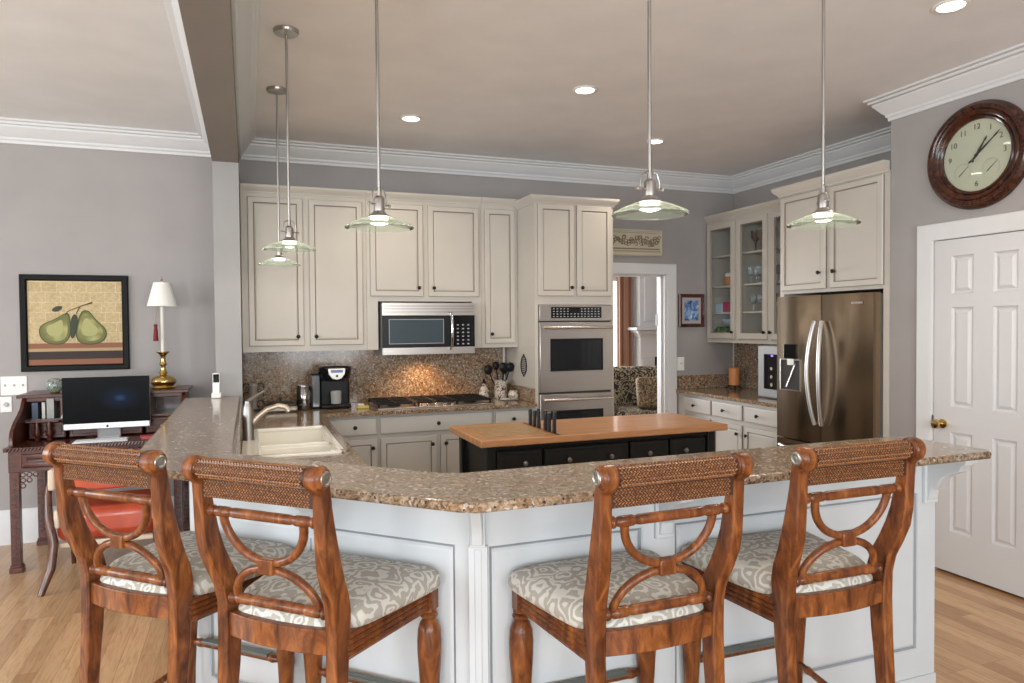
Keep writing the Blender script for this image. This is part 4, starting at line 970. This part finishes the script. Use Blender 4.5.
bt = MB(); bt.prism([(-.41, 5.298), (-.41, 2.765), (.525, 1.83), (.575, 1.80), (2.56, 1.80), (2.59, 1.83), (2.575, 2.205), (.655, 2.205), (.60, 2.225), (-.055, 2.885), (-.055, 5.298)], 1.0405, 1.070)
o = bt.build('bar_countertop', GRAN, bevel=.010, seg=3, smooth=30); tag(o, 'raised angled granite bar top in front of the stools', 'countertop')

# ================================================================= STOOLS
def make_stool(label):
    t = thing('bar_stool', label, 'bar stool', (0, 0, 0), 0, 'wooden bar stools at the granite bar')
    backe = [(-.070, 1.14), (-.067, 1.10), (-.065, 1.05), (-.062, 1.0), (-.055, .95), (-.037, .90), (-.016, .85), (-.006, .80), (-.004, .72), (-.008, .6), (-.020, .4), (-.045, .2), (-.085, 0)]
    fronte = [(-.042, 0), (-.004, .2), (.024, .4), (.040, .56), (.048, .62), (.054, .70), (.060, .76), (.063, .81), (.052, .855), (.030, .90), (.010, .95), (-.006, 1.0), (-.020, 1.06), (-.028, 1.10), (-.033, 1.14)]
    top = [(-.069+.034*math.cos(a), 1.180+.034*math.sin(a)) for a in [math.radians(x) for x in range(-25, 236, 20)]]
    for s in (-1, 1):
        m = MB(); pts = backe[::-1] + top[::-1] + fronte[::-1]
        def shift(z): u = min(1, max(0, (1.0-z)/.2)); return .0155*u*u*(3-2*u)
        n0 = len(pts); vs = []
        for x in (.180, .214):
            vs += [(s*(x-shift(z)), y_, z) for y_, z in pts]
        m.add(vs, [tuple(range(n0)), tuple(range(n0, 2*n0))]+[(i, (i+1) % n0, (i+1) % n0+n0, i+n0) for i in range(n0)])
        m.build('rear_leg', STOOLW, t, bevel=.005, seg=2, smooth=35)
    # roll with woven cover
    rc = (-.069, 1.182)
    m = MB(); m.lathe([(.0, -.224), (.020, -.224), (.025, -.221), (.029, -.216), (.030, -.200), (.027, -.194), (.0285, -.188), (.027, -.182), (.025, -.176), (.025, .176), (.027, .182), (.0285, .188), (.027, .194), (.030, .200), (.029, .216), (.025, .221), (.020, .224), (0, .224)], (0, rc[0], rc[1]), 20, 'x')
    top_o = m.build('crest_roll', STOOLW, t, smooth=50)
    for s in (-1, 1):
        m = MB(); m.lathe([(0, s*.2275), (.004, s*.228), (.008, s*.226), (.012, s*.2265), (.0145, s*.2285), (.019, s*.227), (.020, s*.221), (0, s*.221)], (0, rc[0], rc[1]), 16, 'x'); m.build('medallion', mat('antique_silver', (.42, .40, .36), .35, 1), top_o)
    m = MB(); m.lathe([(.0255, -.175), (.0255, .175)], (0, rc[0], rc[1]), 20, 'x', m=1)
    m.box(-.180, rc[0]+.006, 1.103, .180, rc[0]+.026, 1.150, 1)
    nx = 36
    def strand(c, n_, tilt):
        n_ = Vector(n_).normalized(); ax = Vector((1, 0, 0)); up = n_.cross(ax).normalized()
        d = (ax*math.cos(tilt)+up*math.sin(tilt)); e = n_.cross(d); c = Vector(c)
        L_, W_, H_ = .0064, .0024, .0026
        vs = [c+d*L_, c+e*W_, c-d*L_, c-e*W_, c+n_*H_]
        o = len(m.v); m.v += [tuple(v) for v in vs]
        for f in ((0, 1, 4), (1, 2, 4), (2, 3, 4), (3, 0, 4)): m.f.append(tuple(o+i for i in f)); m.m.append(0)
    for r in range(22):
        a = math.radians(-60+r*15)
        for i in range(nx):
            x = -.170+.340*(i+.5*(r % 2))/nx
            strand((x, rc[0]+.0255*math.cos(a), rc[1]+.0255*math.sin(a)), (0, math.cos(a), math.sin(a)), .62 if r % 2 else -.62)
    for r in range(7):
        z = 1.1065+r*.0066
        for i in range(nx):
            x = -.173+.346*(i+.5*(r % 2))/nx
            strand((x, rc[0]+.0055, z), (0, -1, 0), .62 if r % 2 else -.62); strand((x, rc[0]+.0265, z), (0, 1, 0), .62 if r % 2 else -.62)
    m.build('woven_wrap', [RATTAN, RATBACK], t, smooth=0)
    def turned(z, y, hw, r, name):
        m = MB(); pr = [(.0, -hw), (r*.7, -hw), (r*1.15, -hw+.01), (r*1.15, -hw+.018), (r*.75, -hw+.024), (r*1.05, -hw+.034), (r*1.05, -hw+.07), (r*.8, -hw+.078), (r, -hw+.09)]
        pr = pr+[(a_, -b_) for a_, b_ in pr[::-1]]
        m.lathe(pr, (0, y, z), 14, 'x'); return m.build(name, STOOLW, t, smooth=50)
    turned(1.063, -.042, .182, .0135, 'upper_rail'); turned(.812, .012, .168, .0145, 'lower_rail')
    zc = .936
    m = MB(); pts = [(x, -.040+(1.05-z)*.18, z) for x, _, z in arc(0, 1.052, .132, 1.052-zc, PI, 2*PI, 22)]
    m.tube(pts, .0115, 10, flat=1.0); m.build('back_splat', STOOLW, t, smooth=60)
    m = MB(); pts = [(x, .012-(z-.82)*.28, z) for x, _, z in arc(0, .815, .138, zc-.018-.815, PI, 0, 22)]
    m.tube(pts, .0115, 10); m.build('back_splat', STOOLW, t, smooth=60)
    box(-.024, -.036, zc-.030, .024, -.008, zc+.012).build('splat_block', STOOLW, t, bevel=.004)
    # seat rails
    n = 12; poly = []
    for i in range(n+1): u = -1+2*i/n; poly.append((u*.167, .006-.020*(1-u*u)))
    for i in range(n+1): u = 1-2*i/n; poly.append((u*.167, .034-.018*(1-u*u)))
    m = MB(); m.prism(poly, .706, .772, 'z'); m.build('back_seat_rail', STOOLW, t, bevel=.003, smooth=35)
    for s in (-1, 1):
        m = MB(); A = Vector((s*.196, .045, 0)); B = Vector((s*.232, .410, 0)); d = (B-A).normalized(); n_ = Vector((d.y, -d.x, 0))*(1 if s > 0 else -1)
        pr = [(-.018, .682), (0, .682)]
        for k in range(4):
            zz = .686+k*.0155; pr += [(.001, zz+.001), (.005, zz+.006), (.001, zz+.0115), (-.003, zz+.0145)]
        pr += [(0, .752), (-.018, .752)]
        vs = [A+n_*u+Vector((0, 0, z)) for u, z in pr]+[B+n_*u+Vector((0, 0, z)) for u, z in pr]; k = len(pr)
        m.add(vs, [(i, (i+1) % k, (i+1) % k+k, i+k) for i in range(k)]+[tuple(range(k)), tuple(range(k, 2*k))])
        m.build('side_seat_rail', STOOLW, t, smooth=30)
        m = MB(); cx, cy = s*.222, .425
        m.box(cx-.021, cy-.021, .680, cx+.021, cy+.021, .752)
        m.lathe([(.012, 0), (.019, .01), (.022, .03), (.015, .045), (.018, .06), (.016, .08), (.019, .15), (.022, .30), (.030, .44), (.037, .54), (.038, .585), (.035, .62), (.027, .642), (.018, .652), (.025, .656), (.028, .662), (.025, .668), (.018, .671), (.024, .675), (.024, .681)], (cx, cy, 0), 20)
        m.build('front_leg', STOOLW, t, smooth=45)
        m = MB(); a = Vector((s*.180, .0, .30)); b_ = Vector((s*.220, .415, .33)); q = [a.lerp(b_, u) for u in (0, .1, .14, .18, .5, .82, .86, .9, 1)]
        m.tube(q, [.010, .011, .015, .011, .013, .011, .015, .011, .010], 10); m.build('side_stretcher', STOOLW, t)
    m = MB(); m.prism([(-.20, .412), (.20, .412), (.20, .440), (.0, .446), (-.20, .440)], .684, .752, 'z'); m.build('front_seat_rail', STOOLW, t, bevel=.003)
    m = MB(); m.tube([(x, .428, .405) for x in (-.20, -.18, -.165, -.15, .15, .165, .18, .20)], [.011, .012, .016, .013, .013, .016, .012, .011], 10); fsr = m.build('front_stretcher', STOOLW, t)
    box(-.15, .412, .409, .15, .444, .420).build('foot_plate', mat('worn_metal', (.16, .17, .15), .45, .7), fsr, bevel=.002)
    m = MB(); m.tube([(x, -.008, .33) for x in (-.175, -.15, -.14, .14, .15, .175)], [.010, .011, .015, .015, .011, .010], 10); m.build('rear_stretcher', STOOLW, t)
    # cushion: crowned trapezoid, rolled edge
    ctrl = [(0, .004), (.13, .014), (.162, .030), (.170, .070), (.204, .088), (.224, .16), (.262, .38), (.264, .425), (.252, .450), (.21, .459), (.10, .460)]
    half = ctrl+[(0, .461)]; full = half+[(-x, y_) for x, y_ in half[-2:0:-1]]
    full = [Vector((x, y_)) for x, y_ in full]
    dense = []
    for i in range(len(full)):
        p, q = full[i], full[(i+1) % len(full)]
        for k in range(4): dense.append(p.lerp(q, k/4))
    for _ in range(3): dense = [(dense[i-1]+dense[i]*2+dense[(i+1) % len(dense)])/4 for i in range(len(dense))]
    cc = Vector((0, .24)); K = len(dense); m = MB(); vs = []
    rings = [(.955, .748), (.985, .752), (1.0, .768), (.995, .782), (.97, .795), (.92, .805), (.82, .814), (.66, .820), (.45, .824), (.2, .826)]
    for sc_, z in rings:
        for p in dense:
            q = cc+(p-cc)*sc_; sag = .006*max(0, (.10-q.y)/.1); vs.append((q.x, q.y, z-sag))
    vs.append((0, .24, .8265)); fs = [tuple(range(K))[::-1]]
    for j in range(len(rings)-1):
        for i in range(K): fs.append((j*K+i, j*K+(i+1) % K, (j+1)*K+(i+1) % K, (j+1)*K+i))
    for i in range(K): fs.append(((len(rings)-1)*K+i, (len(rings)-1)*K+(i+1) % K, len(rings)*K))
    m.add(vs, fs); m.build('seat_cushion', FABRIC, t, smooth=80)
    return t
s0 = make_stool('carved wooden bar stool just right of the corner corbel, facing the straight bar')
G = 'wooden bar stools at the granite bar'
s0.location = (.999, 1.570, 0); s0.rotation_euler = (0, 0, math.radians(1))
dup(s0, (1.609, 1.573, 0), math.radians(-.6), 'carved wooden bar stool nearest the white door and the end of the bar', G)
dup(s0, (.056, 1.948, 0), math.radians(-43.5), 'carved wooden bar stool facing the angled bar, its seat nearest the corner corbel', G)
dup(s0, (-.347, 2.350, 0), math.radians(-43), 'carved wooden bar stool furthest left, standing in front of the red desk chair', G)

# ================================================================= PENDANTS, DOWNLIGHTS
def make_pendant(loc, zs, label, yaw):
    t = thing('pendant_light', label, 'pendant light', (loc[0], loc[1], H), yaw, 'glass disc pendant lights'); d = zs-H
    # zs: height of the glass rim
    MB().lathe([(0, 0), (.062, 0), (.062, -.012), (.056, -.020), (.012, -.026), (0, -.026)], (0, 0, 0), 24).build('canopy', NICKEL, t)
    MB().tube([(0, 0, -.02), (0, 0, d+.125)], .0062, 10).build('rod', NICKEL, t)
    m = MB(); m.lathe([(0, d+.13), (.009, d+.13), (.010, d+.112), (.018, d+.106), (.020, d+.10), (.020, d+.055), (.026, d+.050), (.028, d+.044), (.038, d+.040), (.042, d+.034), (.0, d+.030)], (0, 0, 0), 20); m.build('socket', NICKEL, t)
    m = MB(); m.tube([(-.036, 0, d+.075), (-.036, 0, d+.105), (-.027, 0, d+.130), (0, 0, d+.142), (.027, 0, d+.130), (.036, 0, d+.105), (.036, 0, d+.075)], .0034, 8)
    for s in (-1, 1):
        m.tube([(s*.018, 0, d+.08), (s*.046, 0, d+.08)], .004, 8); m.ball((s*.047, 0, d+.08), .007, 8)
    m.build('yoke', NICKEL, t)
    m = MB(); m.lathe([(.040, d+.034), (.06, d+.029), (.10, d+.013), (.122, d+.002), (.128, d-.003), (.128, d-.008), (.121, d-.004), (.098, d+.008), (.058, d+.024), (.040, d+.029), (.040, d+.034)], (0, 0, 0), 40); g = m.build('glass_shade', SHADEG, t, smooth=70)
    m = MB(); m.lathe([(0, d+.028), (.034, d+.028), (.038, d+.018), (.032, d+.010), (.015, d+.005), (0, d+.004)], (0, 0, 0), 20); m.build('bulb', BULB, t)
    l = lamp('pendant_lamp', (0, 0, d-.02), 4, (1, .90, .74), 'POINT', .04); l.parent = t
    return t
make_pendant((.205, 3.711), 1.945, 'glass pendant hanging by a thin rod over the sink, nearer of the two', .5)
make_pendant((.194, 4.643), 1.945, 'glass pendant over the sink counter nearest the back wall', .5)
make_pendant((.469, 2.650), 1.925, 'glass pendant over the angle of the bar, in front of the microwave cabinets', .5)
make_pendant((1.274, 2.062), 1.925, 'glass pendant over the bar in front of the doorway and plaque', .0)
make_pendant((2.020, 2.062), 1.922, 'glass pendant over the bar in front of the refrigerator cabinet', 1.2)
for i, (x, y, lab) in enumerate(((2.016, 4.021, 'round recessed ceiling light above the island'), (1.115, 4.976, 'round recessed ceiling light nearest the microwave cabinets'), (3.114, 4.96, 'round recessed ceiling light nearest the doorway'), (3.106, 2.391, 'round recessed ceiling light nearest the wall clock'))):
    t = thing('recessed_light', lab, 'ceiling light', (x, y, H-.001), 0, 'recessed ceiling lights')
    MB().lathe([(.058, 0), (.078, 0), (.080, -.004), (.075, -.008), (.060, -.008), (.058, -.004), (.058, 0)], (0, 0, 0), 28).build('trim_ring', mat('downlight_trim', (.8, .78, .74), .4), t)
    MB().lathe([(0, -.004), (.058, -.004), (.058, -.001), (0, -.001)], (0, 0, 0), 24).build('lens', DOWNL, t)
    l = lamp('recessed_lamp', (0, 0, -.03), 22, (1, .84, .66), 'SPOT', .05, 2.3, .7); l.parent = t

# ================================================================= DESK CORNER
dk = thing('writing_desk', 'carved mahogany writing desk with hutch against the left wall', 'desk', (-.93, 5.27, 0)); HW = .50
# legs
for sx in (-1, 1):
    for yy in (.0, .62):
        cx = sx*(HW-.03); m = MB(); m.box(cx-.026, yy-.0, .05, cx+.026, yy+.052, .64); m.box(cx-.036, yy-.01, 0, cx+.036, yy+.062, .035); m.box(cx-.031, yy-.005, .035, cx+.031, yy+.057, .05)
        for k in range(16):
            z = .08+k*.034; m.prism([(cx-.018, z), (cx, z+.014), (cx+.018, z), (cx, z-.014)], yy-.004, yy, 'y')
        m.build('leg', DESKW, dk, bevel=.002)
m = MB(); m.box(-HW, 0, .64, HW, .66, .775); 
for k in range(4):
    a = -HW+.07+k*.22; m.nested(a, .665, a+.2, .755, [(0, 0, 0), (.006, -.006, 0), (.03, -.006, 0), (.035, -.002, 0)], back=False)
m.build('apron', DESKW, dk, bevel=.002)
for sx in (-1, 1):
    m = MB(); 
    for r in range(3):
        for q in range(3-r):
            cx = sx*(HW-.075-.035*q); z = .62-.035*r; m.tube([(cx+.014*math.cos(a), .015, z+.014*math.sin(a)) for a in [2*PI*i/10 for i in range(10)]], .004, 5, closed=True)
    m.build('fretwork_bracket', DESKW, dk)
m = MB(); m.box(-HW-.02, -.02, .775, HW+.02, .67, .80)
for k in range(52):
    x = -HW+k*.0196; m.tube([(x-.006, -.022, .778), (x+.006, -.022, .797)], .0055, 5)
m.build('desktop', DESKW, dk)
for i, kx in enumerate((-.27, .17)): MB().lathe([(.004, -.006), (.004, -.018), (.013, -.024), (0, -.03)], (kx, 0, .71), 10, 'y').build('drawer_knob', BRASS, dk)
for sx in (-1, 1):
    x0 = sx*HW; x1 = sx*(HW-.022)
    prof = [(.02, .80), (.02, .855), (.045, .90), (.11, .945), (.20, .985), (.27, 1.02), (.30, 1.06), (.33, 1.085), (.66, 1.085), (.66, .80)]
    m = MB(); m.prism(prof, min(x0, x1), max(x0, x1), 'x'); m.build('hutch_side', DESKW, dk, bevel=.002)
m = MB(); m.box(-HW-.025, .29, 1.085, HW+.025, .69, 1.108); m.box(-HW, .335, 1.055, HW, .345, 1.085); m.build('hutch_top', DESKW, dk, bevel=.004)
m = MB(); m.box(-HW+.02, .645, .80, HW-.02, .665, 1.085); m.box(-HW+.02, .30, .925, HW-.02, .645, .94)
for x in (-.27, .0, .27): m.box(x-.006, .32, .94, x+.006, .645, 1.085)
m.build('pigeonholes', CHAIRD, dk)
for i in range(4):
    a = -HW+.04+i*.235; o = MB().nested(a, .806, a+.215, .918, [(0, .32, 0), (0, .30, 0), (.008, .294, 0), (.02, .294, 0), (.024, .297, 0)]).build('drawer', DESKW, dk, smooth=0)
    MB().lathe([(.004, .294), (.004, .282), (.010, .276), (0, .27)], (a+.1075, 0, .86), 10, 'y').build('drawer_knob', BRASS, o)
for x in (-.40, -.33):
    MB().lathe([(.018, .80), (.02, .81), (.012, .82), (.022, .85), (.014, .88), (.018, .90), (.012, .925)], (x, .25, 0), 12).build('turned_column', DESKW, dk)
m = MB(); m.box(-.46, .235, .925, -.27, .30, .935); m.build('column_ledge', DESKW, dk)
# books & objects in hutch
def book(x, y, z, w_, d_, h_, c, lab, rz=0, lean=0):
    t = thing('book', lab, 'book', (x, y, z), rz, 'books in the desk hutch'); t.rotation_euler = (0, lean, rz)
    m = MB(); m.box(-w_/2, 0, 0, -w_/2+.002, d_, h_); m.box(w_/2-.002, 0, 0, w_/2, d_, h_); m.box(-w_/2, -.001, 0, w_/2, .003, h_); m.build('cover', mat('book_%d' % len(bpy.data.objects), c, .5), t, smooth=0)
    box(-w_/2+.002, .003, .003, w_/2-.002, d_-.004, h_-.003).build('pages', mat('paper', (.66, .62, .54), .8), t, smooth=0)
book(-1.355, 5.585, .941, .035, .09, .11, (.05, .07, .11), 'dark blue book at the far left of the desk hutch')
book(-1.305, 5.585, .941, .018, .09, .11, (.5, .48, .44), 'thin cream book beside the dark blue one')
book(-1.265, 5.585, .941, .042, .09, .135, (.32, .32, .30), 'thick grey book standing in the desk hutch')
book(-1.20, 5.57, .941, .010, .09, .12, (.42, .45, .45), 'pale booklet leaning beside the thick grey book', 0, .5)
# lamp
lp = thing('table_lamp', 'brass candlestick lamp with white shade and red tassel on the desk hutch', 'lamp', (-.585, 5.76, 1.108))
MB().lathe([(.075, 0), (.082, .006), (.07, .018), (.085, .04), (.088, .055), (.07, .08), (.03, .092), (.02, .1), (.032, .112), (.022, .125), (.016, .16), (.028, .175), (.02, .19), (.016, .23), (.03, .25), (.045, .262), (.045, .268), (.015, .27)], (0, 0, 0), 28).build('base', BRASS, lp, smooth=60)
MB().lathe([(.013, .268), (.013, .62), (0, .62)], (0, 0, 0), 14).build('candle_tube', mat('ivory_tube', (.68, .65, .58), .4), lp)
def make_shade():
    m = mat('lamp_shade_cloth', (.80, .79, .74), .8); return m
MB().lathe([(.102, .602), (.056, .775), (.054, .775), (.100, .602), (.102, .602)], (0, 0, 0), 28).build('shade', make_shade(), lp, smooth=60)
m = MB(); m.tube([(0, 0, .6), (0, 0, .79)], .003, 6); m.ball((0, 0, .795), .008, 8); m.ball((0, 0, .812), .005, 8); m.tube([(-.055, 0, .772), (.055, 0, .772)], .002, 6); m.build('finial', BRASS, lp)
ts = thing('tassel', 'dark red tassel hanging from the brass lamp', 'tassel', (-.605-.02, 5.71, 1.50))
m = MB(); m.lathe([(.016, -.045), (.018, -.04), (.013, .04), (.010, .055), (.014, .066), (.010, .078), (0, .08)], (0, 0, 0), 14); m.build('skirt', mat('tassel_red', (.16, .015, .015), .7), ts)
MB().tube([(0, 0, .07), (.005, .0, .15), (.02, .03, .22)], .002, 5).build('cord', mat('tassel_gold', (.35, .2, .08), .6), ts)
# imac
im = thing('desktop_computer', 'silver all in one computer with black screen on the desk', 'computer', (-.905, 5.47, .80))
m = MB(); m.box(-.264, -.012, .065, .264, .012, .425); m.build('housing', mat('aluminium', (.55, .56, .58), .35, .8), im, bevel=.008, seg=3)
def make_screen():
    m = mat('dark_screen', (.001, .0015, .002), .25, spec=.08); v = coords(m)
    g = N(m, 'ShaderNodeTexGradient', gradient_type='SPHERICAL'); mp = N(m, 'ShaderNodeMapping'); L(m, v, mp.inputs[0]); mp.inputs['Location'].default_value = (-.08*7, 0, -.275*11); mp.inputs['Scale'].default_value = (7, 1, 11); L(m, mp.outputs[0], g.inputs[0])
    c = ramp(m, g.outputs['Color'], [(.0, (0, 0, 0)), (.7, (.006, .02, .06)), (1, (.05, .13, .3))]); L(m, c, bs(m).inputs['Emission Color']); bs(m).inputs['Emission Strength'].default_value = .35; return m
sc_ = box(-.262, -.0135, .108, .262, -.0118, .422).build('screen', make_screen(), im, smooth=0)
m = MB(); m.lathe([(0, -.0135), (.008, -.0135), (.008, -.012), (0, -.012)], (0, 0, .085), 14, 'y'); m.box(.001, -.0135, .094, .004, -.012, .098); m.build('logo', KNOB, im)
m = MB(); m.prism([(.0, .14), (.02, .14), (.10, .004), (.10, 0), (-.07, 0), (-.07, .004), (.05, .008)], -.07, .07, 'x'); m.build('stand', mat('aluminium', (.5, .5, .5)), im)
kb_ = thing('keyboard', 'slim white keyboard in front of the computer', 'keyboard', (-.92, 5.33, .80), .04)
box(-.16, -.06, 0, .16, .06, .010).build('tray', mat('aluminium', (.5, .5, .5)), kb_, bevel=.003)
m = MB()
for r in range(5):
    for c in range(14): m.box(-.15+c*.0215, -.05+r*.021, .010, -.15+c*.0215+.018, -.05+r*.021+.017, .0135)
m.build('keys', WHITEP, kb_, smooth=0)
tag(box(-.07, -.05, 0, .07, .05, .018).build('notebook', mat('pink_cover', (.42, .07, .08), .5), loc=(-.62, 5.36, .80), rot=(0, 0, .2), bevel=.002), 'small red notebook lying on the desk right of the keyboard', 'notebook')
gb_ = thing('glass_ornament', 'round glass ornament with coloured swirl on top of the desk hutch', 'ornament', (-1.25, 5.66, 1.108))
m = mat('swirl_glass', (.4, .45, .42), .08, coat=.6, trans=.3); L(m, ramp(m, noise(m, coords(m), 40, 2, .5, 2), [(.4, (.12, .14, .13)), (.5, (.5, .52, .48)), (.6, (.12, .3, .22)), (.68, (.6, .55, .5))]), bs(m).inputs['Base Color'])
MB().lathe([(0, .004), (.03, .01), (.05, .03), (.054, .055), (.05, .075), (.035, .095), (.02, .10), (0, .10)], (0, 0, 0), 20).build('globe', m, gb_)
MB().lathe([(.03, 0), (.032, .005), (.025, .012), (0, .012)], (0, 0, 0), 16).build('foot', BRASS, gb_)
ph = thing('cordless_phone', 'white cordless phone standing at the wall end of the bar', 'phone', (-.205, 5.19, 1.07))
box(-.030, -.03, 0, .030, .045, .035).build('cradle', WHITEP, ph, bevel=.006)
o = box(-.023, -.012, .02, .023, .012, .17).build('handset', WHITEP, ph, rot=(-.12, 0, 0), bevel=.007, seg=3)
box(-.019, -.014, .105, .019, -.011, .162).build('display', BLACKG, o, bevel=.002)

# red desk chair
ch = thing('desk_chair', 'desk chair with red leather seat and dark curved legs at the mahogany desk', 'chair', (-.82, 4.86, 0), .02)
RED = mat('red_leather', (.42, .045, .015), .32, coat=.35)
L(RED, ramp(RED, noise(RED, coords(RED), 5, 3), [(.3, (.30, .028, .010)), (.7, (.52, .075, .025))]), bs(RED).inputs['Base Color'])
CREAML = mat('cream_trim_highlight', (.62, .52, .40), .5)  # seat frame trim, and highlights painted on the leather
m = MB(); m.box(-.27, -.0, .24, .27, .46, .27, 1); m.build('seat_frame', [CREAML, CREAML], ch, bevel=.006)
box(-.27, -.01, .27, .27, .47, .47).build('seat_cushion', RED, ch, bevel=.06, seg=5)
# curved leather back band
m = MB(); n = 20; outer = []; inner_ = []
for i in range(n+1):
    a = PI+PI*i/n; outer.append((.31*math.cos(a), .17+.24*math.sin(a))); inner_.append((.275*math.cos(a), .17+.205*math.sin(a)))
m.prism(outer+inner_[::-1], .585, .70, 'z'); m.build('backrest', RED, ch, bevel=.012, seg=3, smooth=50)
for s in (-1, 1):
    m = MB(); pts = [(s*.30, .12, .70), (s*.315, .06, .55), (s*.30, .0, .42), (s*.275, -.02, .28), (s*.285, -.05, .14), (s*.33, -.10, .0)]
    m.tube(pts, [.016, .016, .018, .022, .020, .015], 8, flat=1.2); m.build('rear_leg', CHAIRD, ch, smooth=60)
    m = MB(); m.tube([(s*.25, .43, .27), (s*.26, .45, .13), (s*.27, .50, .0)], [.022, .018, .014], 8); m.build('front_leg', CHAIRD, ch, smooth=60)
    box(s*.245, -.012, .36, s*.275, .05, .47).build('seat_corner_highlight', CREAML, ch, bevel=.012, seg=3); box(s*.275, .04, .58, s*.312, .13, .705).build('armrest_end_highlight', CREAML, ch, bevel=.012, seg=3)  # cream blocks stand for bright highlights on the red leather
bpy.context.view_layer.update()
